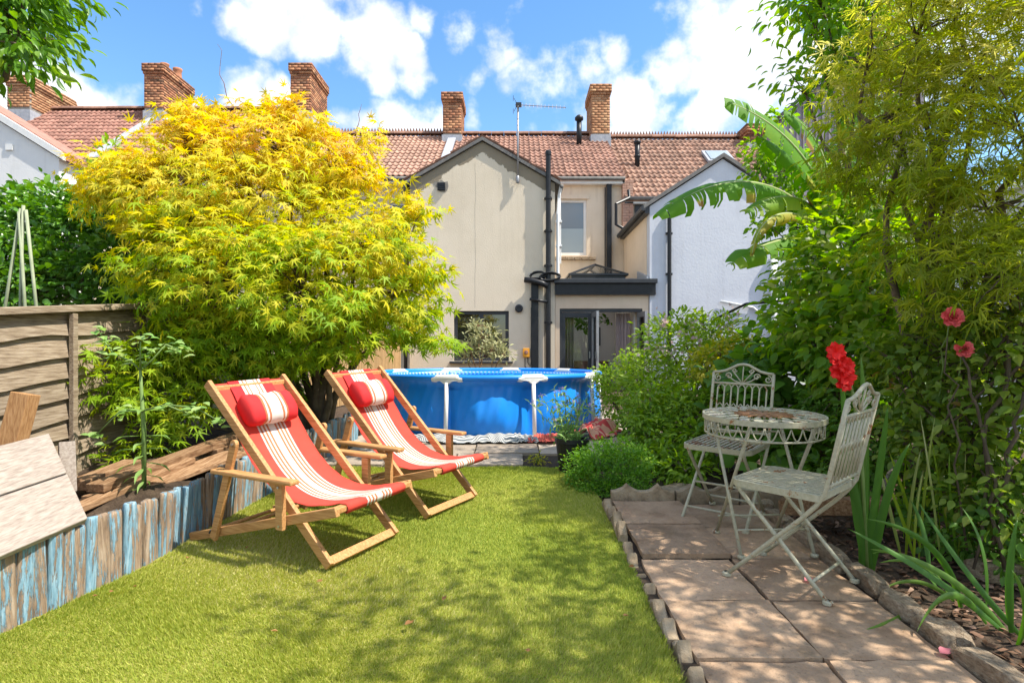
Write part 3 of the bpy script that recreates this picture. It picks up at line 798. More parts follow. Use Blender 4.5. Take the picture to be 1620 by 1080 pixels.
# party wall mortar strip left of the middle house
ms = MB(); ms.bar((-2.2, YW-.25, 6.6-.17+.13), (-2.2, YR-.1, 9.17+.1), .28, .06); ms.build('party_mortar', M['lead'], hc)
# soil pipe at the gable corner
pi = MB(); pi.tube([(.86, 14.9, Z0), (.86, 14.9, 6.05)], .062, 10); pi.lathe([(.062,0),(.075,.01),(.075,.09),(.05,.12)], 12, (.86, 14.9, 6.03))
for z in (1.9, 3.3, 4.15, 4.95): pi.lathe([(.064,0),(.078,.005),(.078,.06),(.064,.065)], 12, (.86, 14.9, z)); pi.b2((.76, 14.93, z+.01), (.96, 14.999, z+.05))
pi.build('soil_pipe', M['black'], hc, smooth=False)
fb = MB(); fb.b2((.44, 14.9, Z0), (.62, 14.995, 2.95)); fb.build('duct_box', M['black'], hc, bevel=.008)
hp = MB(); hp.tube([(.27, 14.84, 2.97), (.45, 14.82, 2.95), (.7, 14.8, 2.88), (.83, 14.82, 2.82)], .07, 10); hp.tube([(.4, 14.84, 2.5), (.82, 14.82, 2.43)], .035, 8)
hp.build('branch_pipe', M['black'], hc, smooth=True)
def coil(mb, c, r, n, th):
    pts = []
    for i in range(n*14+1):
        a = 2*math.pi*i/14; pts.append((c[0]+r*math.cos(a)*(1+.08*math.sin(i*.7)), c[1]-.03*math.sin(i*.37), c[2]+r*.38*math.sin(a)+.02*math.sin(i*.5)))
    mb.tube(pts, th, 6)
cb_ = MB(); coil(cb_, (.62, 14.86, 3.08), .2, 3, .02); coil(cb_, (.9, 14.84, 3.04), .24, 4, .022); cb_.build('cable_coil', M['black'], hc, smooth=True)
wp = MB(); wp.tube([(1.1, 14.96, 3.05), (1.1, 14.96, 4.6), (1.14, 15.1, 5.1), (1.18, 15.0, 5.3)], .04, 8); wp.tube([(1.17, 15.05, 3.4), (1.16, 15.05, 5.25)], .018, 6)
for z in (3.8, 4.4): wp.b2((1.05, 14.94, z), (1.2, 15.05, z+.05))
wp.build('waste_pipe', M['white_paint'], hc)
bp = MB(); bp.b2((2.83, 18.36, 3.0), (2.98, 18.49, 6.42)); bp.build('downpipe', M['black'], hc, bevel=.01)
tp_ = MB(); tp_.tube([(2.79, 18.42, 3.0), (2.79, 18.42, 6.2)], .018, 6); tp_.build('cable', M['black'], hc)
cp = MB(); cp.tube([(.78, 14.93, Z0+.2), (.78, 14.93, 2.9)], .012, 6); cp.tube([(.36, 14.98, 1.1), (.36, 14.975, .95), (.42, 14.97, .85), (.44, 14.97, .95), (.44, 14.975, 2.3)], .01, 6); cp.tube([(.29, 14.98, 1.05), (.29, 14.96, .85), (.36, 14.95, .75)], .01, 6); cp.build('cable', M['black'], hc)
# orange isolator
M['orange'] = nmat('orange_plastic', [(.75,.33,.03),(.82,.38,.04)], 6, .4, 0)
ob = MB(); ob.b2((.235, 14.91, 1.08), (.40, 14.998, 1.3)); ob_ = ob.build('isolator_box', M['orange'], hc, bevel=.01)
kb = MB(); kb.lathe([(.05,0),(.045,.03),(0,.03)], 16); 
for i in range(len(kb.v)): x, y_, z = kb.v[i]; kb.v[i] = (.318+x, 14.91-z, 1.2+y_)
kb.b2((.305, 14.865, 1.16), (.331, 14.882, 1.24)); kb.build('isolator_knob', M['tile_red'], ob_)
lt = MB(); lt.lathe([(.1,0),(.1,.07),(.06,.09),(.055,.05),(0,.05)], 20)
for i in range(len(lt.v)): x, y_, z = lt.v[i]; lt.v[i] = (.14+x, 15-z, 2.28+y_)
lt.build('wall_light', M['anthracite'], hc, smooth=False)
# extension with open garden doors
ex = MB(); walls(ex, 1.04, 3.352, Z0-.1, 2.62, 15.02, .28, [(1.15, 3.2, Z0, 2.28)])
ex.b2((3.08, 15.31, Z0), (3.352, 18.49, 2.62)); ex.build('extension_wall', M['ext_wall'], hc)
M['inner'] = nmat('interior_plaster', [(.76,.73,.7),(.8,.77,.74)], 3, .9, .05)
fl = MB(); fl.b2((1.035, 15.3, Z0-.05), (3.08, 18.48, Z0)); fl.build('extension_floor', M['inner'], hc)
iw = MB(); iw.b2((1.036, 18.3, Z0), (3.078, 18.47, 2.6)); iw.b2((1.036, 15.32, Z0), (1.06, 18.29, 2.6)); iw.b2((3.05, 15.32, Z0), (3.078, 18.29, 2.6)); iw.build('interior_wall', M['inner'], hc)
er = MB()
for (a, b_, c, d) in ((1.04, 3.35, 15.0, 15.7), (1.04, 3.35, 18.1, 18.49), (1.04, 1.5, 15.7, 18.1), (2.9, 3.35, 15.7, 18.1)): er.b2((a, c, 2.63), (b_, d, 2.93))
er.build('extension_roof', M['anthracite'], hc)
ef = MB(); ef.b2((1.03, 14.9, 2.61), (3.5, 14.985, 2.88)); ef.build('extension_fascia', M['black'], hc)
eg = MB(); eg.b2((1.0, 14.82, 2.89), (3.53, 14.985, 3.0)); eg.build('extension_gutter', M['anthracite'], hc, bevel=.012)
up_ = MB(); up_.prism([(3.3, 15.0, 3.0), (3.3, 16.2, 3.0), (3.3, 16.2, 3.35), (3.3, 15.0, 3.08)], (.055, 0, 0)); up_.build('upstand', M['lead'], hc)
# roof lantern
la = MB(); la.b2((1.5, 15.7, 2.94), (2.9, 15.8, 3.2)); la.b2((1.5, 18.0, 2.94), (2.9, 18.1, 3.2)); la.b2((1.5, 15.8, 2.94), (1.6, 18.0, 3.2)); la.b2((2.8, 15.8, 2.94), (2.9, 18.0, 3.2))
lan = la.build('roof_lantern', M['anthracite'], hc)
apex = [(1.45, 15.65, 3.21), (2.95, 15.65, 3.21), (2.95, 18.15, 3.21), (1.45, 18.15, 3.21)]; rg = [(2.2, 16.35, 3.56), (2.2, 17.4, 3.56)]
for (p, q, *r2) in ((apex[0], apex[1], rg[0]), (apex[1], apex[2], rg[1], rg[0]), (apex[2], apex[3], rg[1]), (apex[3], apex[0], rg[0], rg[1])):
    g = MB(); g.add([p, q, *r2], [tuple(range(2+len(r2)))]); g.build('pane', M['glass_clear'], lan)
rb_ = MB()
for (p, q) in ((apex[0], rg[0]), (apex[1], rg[0]), (apex[2], rg[1]), (apex[3], rg[1]), (rg[0], rg[1]), (apex[0], apex[1]), (apex[1], apex[2]), (apex[2], apex[3]), (apex[3], apex[0])): rb_.bar(p, q, .05, .05)
rb_.build('glazing_bars', M['anthracite'], lan)
# door frame, leaves
dr = MB(); dr.b2((1.15, 15.05, 2.2), (3.2, 15.17, 2.28)); dr.b2((1.15, 15.05, Z0), (1.21, 15.17, 2.2)); dr.b2((3.14, 15.05, Z0), (3.2, 15.17, 2.2)); dr.build('door_frame', M['anthracite'], hc)
def leaf_door(p0, p1, name='garden_door', mat='anthracite'):
    p0 = Vector((*p0, 0)); p1 = Vector((*p1, 0)); d = MB()
    for t in (0.04, .96): q = p0.lerp(p1, t); d.bar(q+Vector((0,0,Z0+.02)), q+Vector((0,0,2.18)), .085, .06, up=(p1-p0).normalized().cross(Vector((0,0,1))))
    dirv = (p1-p0)
    a = p0 + dirv*.1; b_ = p1 - dirv*.1
    for z in (Z0+.09, 2.12): d.bar(a+Vector((0,0,z)), b_+Vector((0,0,z)), .06, .12)
    o = d.build(name, M[mat], hc)
    g = MB(); g.bar(a+Vector((0,0,1.2)), b_+Vector((0,0,1.2)), .012, 1.72); g.build('pane', M['glass_clear'], o)
    h = MB(); q = p0.lerp(p1, .95); h.bar(q+Vector((0,-.06,1.05)), q+Vector((0,-.06,1.22)), .02, .02); h.build('handle', M['steel'], o)
leaf_door((1.22, 15.1), (1.93, 15.1)); leaf_door((1.97, 15.06), (2.0, 14.4), mat='grey_metal'); leaf_door((3.1, 15.06), (3.16, 14.45), mat='grey_metal')
M['curtain'] = nmat('mauve_curtain', [(.42,.33,.31),(.52,.42,.4)], 4, .9, .2)
def curtain(x0, x1, y):
    c = MB(); n = 40
    c.grid(lambda u, v: (x0+(x1-x0)*u, y+.045*math.sin(u*26)+.015*math.sin(u*61), Z0+.03+1.95*v), n, 2); return c.build('curtain', M['curtain'], hc, smooth=True, fix=False)
curtain(1.25, 1.55, 15.45); curtain(2.62, 2.98, 15.45)
pf = MB()
for (a, b_, z0_, z1_) in ((2.42, 2.62, 1.4, 1.95),): pf.b2((a, 18.26, z0_), (b_, 18.3, z1_))
pf.build('picture_frame', M['anthracite'], hc)
sdb = MB(); sdb.b2((1.75, 17.2, Z0), (2.7, 17.6, .95)); sdb.build('sideboard', M['ridge'], hc)

# TV aerial on the gable
ae = empty('tv_aerial', (.11, 14.95, 5.4), 'television aerial on a steel pole fixed to the cream gable', 'aerial')
a1 = MB(); a1.tube([(.11, 14.92, 5.42), (.115, 14.9, 7.32)], .024, 8); a1.lathe([(.03,0),(.045,.02),(.045,.16),(.03,.18)], 10, (.11, 14.92, 5.35)); a1.build('pole', M['grey_metal'], ae, smooth=True)
a2 = MB(); a2.tube([(.05, 14.9, 7.27), (1.28, 14.7, 7.12)], .012, 6)
for k in range(13):
    t = .06+k*.075; p = Vector((.05, 14.9, 7.27)).lerp(Vector((1.28, 14.7, 7.12)), t); a2.tube([p+Vector((-.01,-.1,-.09)), p+Vector((.01,.1,.09))], .006, 5)
a2.build('boom', M['grey_metal'], ae)
a3 = MB(); a3.box((.13, 14.88, 7.26), (.14, .07, .1))
for z in (-.16, .16): a3.tube([(.02, 14.9, 7.27+z), (.1, 14.9, 7.27)], .006, 5); a3.tube([(.0, 14.75, 7.27+z), (.0, 15.05, 7.27+z)], .006, 5)
a3.build('reflector', M['anthracite'], ae)

# ---- neighbours -------------------------------------------------
hb = empty('terraced_house', (-4.8, YW, Z0), 'house with orange clay roof and spiked ridge half hidden behind the maple', 'house')
main_block(hb, -7.5, -2.2, 6.6, 9.17, 'ext_wall', 'tile_orange', True, [(-3.75, -3.3, 4.75, 5.75)])
win(hb, -3.75, -3.3, 4.75, 5.75, 18.56, 'white_paint', 'glass_dark', trans=(5.25,), fw=.06)
chimney(hb, -2.2, 9.3, 10.53, .66, 1.4, 'brick')
dp = MB(); dp.tube([(-2.72, 15.5, 5.2), (-2.68, 15.2, 5.0), (-2.68, 15.1, Z0)], .045, 8); dp.lathe([(.05,0),(.12,.05),(.13,.2),(.1,.22)], 10, (-2.72, 15.4, 5.05)); dp.build('downpipe', M['anthracite'], hb, smooth=True)

ha = empty('terraced_house', (-10, YW, Z0), 'taller terraced house with pale pink tiled roof above the maple crown', 'house')
main_block(ha, -12.8, -7.5, 7.1, 10.1, 'cream', 'tile_pink', False)
chimney(ha, -7.55, 10.05, 11.45, .72, 1.9, 'brick')
st_ = MB(); st_.bar((-12.75, YW-.25, 7.1-.2+.14), (-12.75, YR-.1, 10.1+.06), .3, .06); st_.build('party_mortar', M['lead'], ha)
rl = MB(); rl.bar((-12.0, 21.0, 9.3), (-11.2, 21.0, 9.3), .5, .06, up=(0,-.62,.78)); rl.build('rooflight', M['lead'], ha)
h0 = empty('terraced_house', (-15.5, YW, Z0), 'far left house with dark red tiled roof and white rendered rear wing', 'house')
main_block(h0, -18.1, -12.8, 7.1, 10.1, 'white_house', 'tile_red', False)
chimney(h0, -12.75, 10.05, 11.42, .66, 2.0, 'brick', pots=((.55, .5, .16), (-.3, .28, .15)))
chimney(h0, -17.45, 10.05, 10.95, .8, 2.2, 'brick_red')
w0 = MB(); w0.b2((-19, 17.3, Z0), (-12.95, 18.49, 6.72)); w0.prism([(-19, 17.3, 6.72), (-12.95, 17.3, 6.72), (-15.97, 17.3, 8.6)], (0, .3, 0)); w0.build('rear_wing_wall', M['white_house'], h0)
w1 = MB()
for s in (-1, 1):
    xk = -15.97; xe = xk+s*3.2; w1.prism([(xk, 17.2, 8.64), (xe, 17.2, 8.64-3.2*.622), (xe, 17.2, 8.64-3.2*.622+.2), (xk, 17.2, 8.84)], (0, .12, 0), 1)
    w1.prism([(xk, 17.32, 8.66), (xe, 17.32, 8.66-3.2*.622), (xe, 17.32, 8.66-3.2*.622+.22), (xk, 17.32, 8.88)], (0, 1.6, 0), 0)
w1.build('rear_wing_roof', [M['tile_red'], M['white_paint']], h0)
vb = MB(); vb.b2((-14.45, 17.26, 6.95), (-14.25, 17.31, 7.12)); vb.build('air_vent', M['white_paint'], h0)

hd = empty('terraced_house', (5.8, YW, Z0), 'house on the right with white painted brick gable wing and mottled tiled roof', 'house')
main_block(hd, 3.36, 8.6, 6.0, 9.05, 'cream', 'tile_old', True)
chimney(hd, 8.75, 9.0, 9.4, .66, 1.4, 'brick')
wd = MB(); walls(wd, 3.37, 6.98, Z0-.1, 4.8, 14.99, .3); wd.prism([(3.37, 14.99, 4.8), (6.98, 14.99, 4.8), (5.175, 14.99, 5.97)], (0, .3, 0)); wd.build('rear_wing_wall', M['white_wall'], hd)
ws = MB(); ws.b2((3.362, 15.3, Z0-.1), (3.66, 18.49, 4.8)); ws.build('rear_wing_side_wall', M['cream'], hd)
ws = MB(); ws.b2((6.68, 15.3, Z0-.1), (6.98, 18.49, 4.8)); ws.build('rear_wing_side_wall', M['cream'], hd)
rd = MB(); 
for s in (-1, 1):
    xk = 5.175; xe = xk+s*1.97; ze_ = 6.0-1.97*.648; rd.prism([(xk, 14.9, 6.0), (xe, 14.9, ze_), (xe, 14.9, ze_+.1), (xk, 14.9, 6.1)], (0, 3.58, 0))
rd.build('rear_wing_roof', M['verge'], hd)
gd = MB(); gd.tube([(3.2, 14.9, 4.74), (3.2, 18.4, 4.72)], .07, 8); gd.b2((3.24, 14.95, 4.62), (3.36, 18.4, 4.8)); gd.build('gutter', M['anthracite'], hd)
dd = MB(); dd.tube([(3.42, 18.0, 6.0), (3.42, 17.9, 5.75), (2.98, 17.6, 5.5), (2.98, 17.6, 4.9), (3.2, 17.6, 4.78)], .045, 8)
dd.tube([(3.84, 14.92, 4.7), (3.84, 14.92, Z0)], .05, 8)
for z in (1.6, 3.1, 4.1): dd.b2((3.76, 14.93, z), (3.92, 14.99, z+.05))
dd.build('downpipe', M['black'], hd, smooth=False)
wpp = MB(); wpp.tube([(6.4, 14.9, Z0), (6.4, 14.9, 3.6)], .075, 10); wpp.tube([(5.1, 14.93, 2.45), (5.9, 14.93, 2.3), (6.25, 14.93, 2.0), (6.4, 14.9, 1.9)], .03, 8)
for z in (1.6, 2.3, 3.0): wpp.lathe([(.078,0),(.095,.005),(.095,.08),(.078,.085)], 12, (6.4, 14.9, z))
wpp.build('waste_pipe', M['white_paint'], hd, smooth=True)
bq = MB()
rws = 18
for k in range(rws): bq.b2((3.30+(0 if k % 2 else .0), 18.3, 4.9+k*.083), (3.42 if k % 2 else 3.5, 18.49, 4.975+k*.083)); bq.b2((3.43 if k % 2 else 3.51, 18.3, 4.9+k*.083), (3.62, 18.49, 4.975+k*.083))
bq.build('brick_pier', M['tile_orange'], hd)
vq = MB(); vq.tube([(4.15, 20.3, 7.3), (4.15, 20.3, 8.25)], .085, 10); vq.lathe([(.085,0),(.12,.02),(.12,.1),(.085,.12)], 10, (4.15, 20.3, 8.15)); vq.lathe([(.085,0),(.11,.02),(.11,.06),(.085,.08)], 10, (4.15, 20.3, 7.7)); vq.build('soil_vent', M['black'], hd, smooth=True)
k_ = (9.05-6.0)/4
sk = MB(); sk.bar((6.55, 20.75, 6.0+2.25*k_+.16), (7.45, 20.75, 6.0+2.25*k_+.16), 1.0, .1, up=(0,-.6,.8)); sko = sk.build('rooflight', M['lead'], hd)
skg = MB(); skg.bar((6.65, 20.72, 6.0+2.25*k_+.2), (7.35, 20.72, 6.0+2.25*k_+.2), .8, .06, up=(0,-.6,.8)); skg.build('pane', M['glass_frost'], sko)
wdw = MB(); wdw.b2((3.7, 18.44, 5.0), (4.6, 18.5, 5.72)); wdw.build('window', M['anthracite'], hd)
# clad loft on the next house
M['cladding'] = nmat('mauve_grey_cladding', [(.2,.175,.2),(.27,.24,.265)], 5, .6, .1)
he = empty('terraced_house', (10.2, YW, Z0), 'house at far right with grey ribbed cladding gable rising behind the tree', 'house')
main_block(he, 8.6, 13.9, 6.0, 9.05, 'white_house', 'tile_brown', False)
lc = MB(); lc.prism([(7.5, 17.0, 5.6), (11.5, 17.0, 5.6), (11.5, 17.0, 9.6), (10.3, 17.0, 10.2), (7.5, 17.0, 7.75)], (0, 1.4, 0)); lc.build('loft_wall', M['cladding'], he)
for k in range(22): rbx = 7.56+k*.18; q = MB(); q.b2((rbx, 16.965, 5.6), (rbx+.06, 17.0, min(7.75+(rbx-7.5)*.875, 9.7))); q.build('cladding_rib', M['cladding'], he)
q = MB(); q.bar((7.4, 17.6, 7.74), (10.3, 17.6, 10.27), 1.5, .1); q.build('loft_roof', M['anthracite'], he)
wl = MB(); wl.b2((6.99, 15.2, Z0-.1), (13.9, 18.49, 5.0)); wl.build('rear_wing_wall', M['white_house'], he)
# white outbuilding seen through the foliage on the right
ow = MB(); ow.b2((5.9, 6.0, 0), (8.9, 10.6, 3.1)); ow.box((7.4, 8.3, 3.15), (3.2, 4.8, .1))
ob2 = empty('outbuilding', (7.4, 8.3, .2), 'white rendered outbuilding glimpsed through the foliage at the right edge', 'outbuilding')
ow.build('wall', M['white_house'], ob2); 
for k in range(3):
    q = MB(); q.b2((5.84, 6.6+k*1.3, .9), (5.89, 7.4+k*1.3, 2.0)); q.build('window', M['glass_sky'], ob2)

# ================================================================== left boundary
M['fence_wood'] = wood('weathered_fence_board', (.17,.125,.085), (.275,.215,.15), (.37,.305,.23), 4, 1, .85, .6, .14, .1)
M['fence_new'] = wood('pale_cedar_slat', (.38,.23,.10), (.5,.32,.15), (.56,.38,.19), 5, 2, .8, .3, .12, .1)
M['grey_wood'] = wood('sun_bleached_board', (.24,.195,.16), (.32,.27,.225), (.385,.335,.285), 5, 1, .8, .5, .06, .1)
M['sawn_wood'] = wood('sawn_brown_timber', (.30,.15,.065), (.42,.23,.10), (.50,.29,.14), 5, 2, .75, .3, .08, .1)
M['old_wood'] = wood('old_brown_timber', (.16,.085,.045), (.27,.16,.085), (.38,.25,.15), 4, 1, .85, .6, .2, .1)
XF = -3.1
def ftop(y): return 1.45 + .098*(y-3.67)
def lap_panel(y0, y1, label, ztop):
    f = empty('lap_fence_panel', (XF, (y0+y1)/2, 0), label, 'fence', 'overlap fence panels along the left boundary')
    r = random.Random(int(y0*100))
    for k in range(11):
        zt = -.02 - k*.142; n = 10; mb = MB()
        ph = r.uniform(0, 6)
        top = []; 
        vs = []
        for i in range(n+1):
            y = y0+(y1-y0)*i/n; wob = .012*math.sin(ph+y*4)+.008*math.sin(ph*2+y*9)
            z = ztop(y)
            vs += [(XF+.004+.004*(k % 2), y, z+zt), (XF+.042, y, z+zt-.165+wob), (XF+.030, y, z+zt-.165+wob), (XF-.006, y, z+zt)]
        fs = []
        for i in range(n):
            for q in range(4): fs.append((i*4+q, (i+1)*4+q, (i+1)*4+(q+1) % 4, i*4+(q+1) % 4))
        fs += [(0,1,2,3), (n*4+3, n*4+2, n*4+1, n*4)]
        mb.add(vs, fs); mb.build('fence_board', M['fence_wood'], f)
    for i, y in enumerate((y0+.03, (y0+y1)/2, y1-.03)):
        b = MB(); b.bar((XF+.06, y, ztop(y)-1.62), (XF+.06, y, ztop(y)-.035), .045, .035, up=(1,0,0)); b.build('batten', M['fence_wood'], f, bevel=.004)
    t = MB(); t.bar((XF+.035, y0, ztop(y0)), (XF+.035, y1, ztop(y1)), .085, .045); t.build('top_rail', M['fence_wood'], f, bevel=.005)
    b = MB(); b.b2((XF-.06, y1, -.2), (XF+.03, y1+.09, ztop(y1)+.02)); b.build('post', M['fence_wood'], f)
lap_panel(1.3, 3.20, 'nearest overlap fence panel at the left frame edge', lambda y: ftop(y))
lap_panel(3.29, 5.10, 'sunlit overlap fence panel behind the tall spurge plant', lambda y: ftop(y))
lap_panel(5.19, 7.05, 'shaded overlap fence panel behind the maple trunk', lambda y: 1.64)
lap_panel(7.14, 9.0, 'farthest overlap fence panel behind the maple', lambda y: 1.64)
sf = empty('slat_fence', (-3.0, 12, .3), 'pale vertical slat fence leading from the maple to the house', 'fence')
for k in range(60):
    y = 9.1 + k*.098; x = -3.08 + .3*(y-9.1)/5.9
    q = MB(); q.b2((x-.012, y, .27), (x+.012, y+.078, 1.66+.01*math.sin(k*3.7))); q.build('slat', M['fence_new'], sf)
for z in (.55, 1.35):
    q = MB(); q.bar((-3.13, 9.1, z), (-2.83, 14.98, z), .05, .08); q.build('rail', M['fence_new'], sf)

# raised bed soil behind the logs
bedm = MB()
def bz(x, y): return gz(y) + .20 + .03*math.sin(x*6+y*4) + .02*math.sin(x*13-y*9)
ysb = np.linspace(.9, 9.0, 46)
bv_ = []
for y in ysb:
    xr_ = lerp_tab(min(y, 6.3), LEFT)-.06
    for k in range(9):
        x = -3.1+(xr_+3.1)*k/8; bv_.append((x, y, bz(x, y) if y < 6.6 else gz(6.6)+.02))
bedm.add(bv_, [(i*9+k, i*9+k+1, (i+1)*9+k+1, (i+1)*9+k) for i in range(45) for k in range(8)])
tag(bedm.build('planting_bed', M['soil'], smooth=True), kind='structure')

# blue half-log edging
lmat, lnt, lb = NT('flaking_blue_log')
lv1 = coords(lnt, (1,1,1), True); mp = nd(lnt, 'ShaderNodeMapping'); mp.inputs['Scale'].default_value = (16,16,2.2); lnt.links.new(lv1, mp.inputs[0])
wf = noise(lnt, mp.outputs[0], 3, 7, .65)
wr = ramp(lnt, wf, [(.3,(.13,.085,.055)),(.5,(.30,.215,.145)),(.7,(.45,.36,.27))])
br = ramp(lnt, noise(lnt, mp.outputs[0], 5, 6), [(.3,(.12,.22,.29)),(.5,(.20,.35,.44)),(.72,(.39,.52,.58))])
oi = nd(lnt, 'ShaderNodeObjectInfo'); pk = noise(lnt, mp.outputs[0], 1.9, 9, .75)
th = nd(lnt, 'ShaderNodeMath', operation='MULTIPLY_ADD'); th.inputs[1].default_value = .17; lnt.links.new(oi.outputs['Random'], th.inputs[0]); th.inputs[2].default_value = .40
df = nd(lnt, 'ShaderNodeMath', operation='SUBTRACT'); lnt.links.new(pk, df.inputs[0]); lnt.links.new(th.outputs[0], df.inputs[1])
mr = nd(lnt, 'ShaderNodeMapRange'); mr.inputs['From Min'].default_value = -.015; mr.inputs['From Max'].default_value = .03; lnt.links.new(df.outputs[0], mr.inputs['Value'])
mx_ = nd(lnt, 'ShaderNodeMixRGB'); lnt.links.new(mr.outputs[0], mx_.inputs[0]); lnt.links.new(wr.outputs[0], mx_.inputs[1]); lnt.links.new(br.outputs[0], mx_.inputs[2])
lnt.links.new(mx_.outputs[0], lb.inputs['Base Color']); lb.inputs['Roughness'].default_value = .85; lb.inputs['Specular IOR Level'].default_value = .15
hh = nd(lnt, 'ShaderNodeMath', operation='MULTIPLY_ADD'); hh.inputs[1].default_value = .35; lnt.links.new(mr.outputs[0], hh.inputs[0]); lnt.links.new(wf, hh.inputs[2])
bump(lnt, lb, hh.outputs[0], .9, .006)
def log_mesh(seed):
    r = random.Random(seed); mb = MB(); n = 12; hs_ = [-.1, 0, .1, .2, .30, .325, .33]
    prof = [(1,z) for z in hs_[:-2]] + [(.96, .325), (.82, .335)]
    ra = [1+r.uniform(-.07, .07) for _ in range(n)]
    vs = []
    for j, (s, z) in enumerate(prof):
        for k in range(n):
            a = 2*math.pi*k/n; rr = .043*s*ra[k]*(1+r.uniform(-.02, .02))
            ca_, sa_ = math.cos(a), math.sin(a); pw = (abs(ca_)**3.4+abs(sa_)**3.4)**(-1/3.4)
            vs.append((rr*ca_*.6*pw, rr*sa_*1.02*pw, z+(r.uniform(-.004, .004) if j > 4 else 0)))
    fs = [(j*n+k, j*n+(k+1) % n, (j+1)*n+(k+1) % n, (j+1)*n+k) for j in range(len(prof)-1) for k in range(n)]
    fs.append(tuple(range((len(prof)-1)*n, len(prof)*n)))
    mb.add(vs, fs); me = mb.mesh('log', True); me.materials.append(lmat); return me
logs = [log_mesh(s) for s in range(7)]
le = empty('log_edging', (-1.85, 3.4, gz(3.4)), 'low border of upright half logs in flaking blue paint along the lawn', 'edging')
y = .95; i = 0
while y < 6.35:
    s = random.uniform(.58, .86); w_ = .083*s
    x = lerp_tab(y, LEFT)-.03
    dx = (lerp_tab(y+.05, LEFT)-lerp_tab(y-.05, LEFT))/.1
    Mx = Matrix.Translation((x+random.uniform(-.006, .006), y, gz(y)+random.uniform(-.022, .008))) @ Matrix.Rotation(R(random.uniform(-2.5, 2.5)), 4, 'X') @ Matrix.Rotation(R(random.uniform(-1, 4)), 4, 'Y') @ Matrix.Rotation(-math.atan(dx)+R(random.choice((0,180))+random.uniform(-8, 8)), 4, 'Z') @ Matrix.Diagonal((s*1.1, s, random.uniform(.95, 1.03), 1))
    inst('log', logs[i % 7], Mx, le); y += w_*.95; i += 1

# tilted weathered plank bench
bn = empty('plank_bench', (-2.15, 2.6, .3), 'sun bleached two plank bench top tilted against the blue log edging', 'bench')
A = Vector((-1.905, 2.72, .455)); B = Vector((-2.35, 3.07, .795)); D = Vector((-.05, -.38, -.034)).normalized()
Wd = (B-A); nrm = Wd.cross(D).normalized()
if nrm.z < 0: nrm = -nrm
for k in range(2):
    a = A + Wd*(.5*k+.008); b = A + Wd*(.5*(k+1)-.008)
    q = MB(); q.prism([a, b, b+D*1.5, a+D*1.5], -nrm*.03); q.build('plank', M['grey_wood'], bn, bevel=.005)
q = MB(); q.bar(B+D*.12-Wd*.06-nrm*.05, B+D*.12-Wd*.06+Vector((.1,.06,-.55)), .07, .09); q.build('leg', M['fence_wood'], bn, bevel=.004)
q = MB(); q.bar(B+D*.05+Vector((.045,.12,-.06)), B+D*.1+Vector((.11,.1,-.30)), .07, .07); q.build('leg', M['grey_wood'], bn, bevel=.004)
q = MB(); q.bar(A+Wd*.1-nrm*.06+D*.2, A+Wd*.95-nrm*.06+D*.2, .07, .05); q.build('batten', M['fence_wood'], bn)
tpst = MB(); tpst.bar(P(10, 735, 3.15), P(41, 622, 3.2), .1, .085, up=(0,-1,0))
o = tpst.build('timber_post', M['sawn_wood'], bevel=.004); tag(o, 'short sawn brown timber post leaning behind the bleached bench', 'post')
# reclaimed boards on the bed
bl = [((150,772,3.45),(385,685,5.0),.11,.05,'topmost long reclaimed board lying on the raised bed'),
      ((118,806,3.25),(300,727,4.2),.09,.035,'pale narrow board lying in front of the reclaimed boards pile'),
      ((240,765,3.75),(420,700,4.9),.2,.03,'wide rough brown board lying flat behind the blue logs'),
      ((140,790,3.55),(300,745,4.4),.1,.04,'dark board underneath the pile of reclaimed boards'),
      ((120,768,3.6),(210,733,4.1),.12,.06,'stubby split board against the fence foot'),
      ((330,715,4.5),(470,668,5.9),.14,.04,'long dark board reaching behind the front deck chair')]
for (a, b, w_, t_, lab) in bl:
    q = MB(); pa, pb = P(*a), P(*b); q.bar(pa, pb, w_, t_)
    tag(q.build('reclaimed_board', M['old_wood'], bevel=.004), lab, 'board', 'reclaimed boards on the raised bed')
# bamboo cane wigwam behind the fence
cn_ = empty('cane_wigwam', (-3.85, 4.7, .2), 'tripod of green bamboo canes standing behind the fence', 'plant support')
M['cane'] = nmat('bamboo_cane', [(.22,.26,.16),(.36,.4,.27)], 6, .6, .1)
for (a, b) in (((3,490),(33,330)), ((30,490),(37,325)), ((55,490),(41,332)), ((40,488),(30,335))):
    q = MB(); p0 = P(*a, 4.7); p1 = P(*b, 4.7); p0 = p1+(p0-p1)*1.9; p0.y += random.uniform(-.1, .1); q.tube([p0, p1], .012, 7); q.build('cane', M['cane'], cn_, smooth=True)

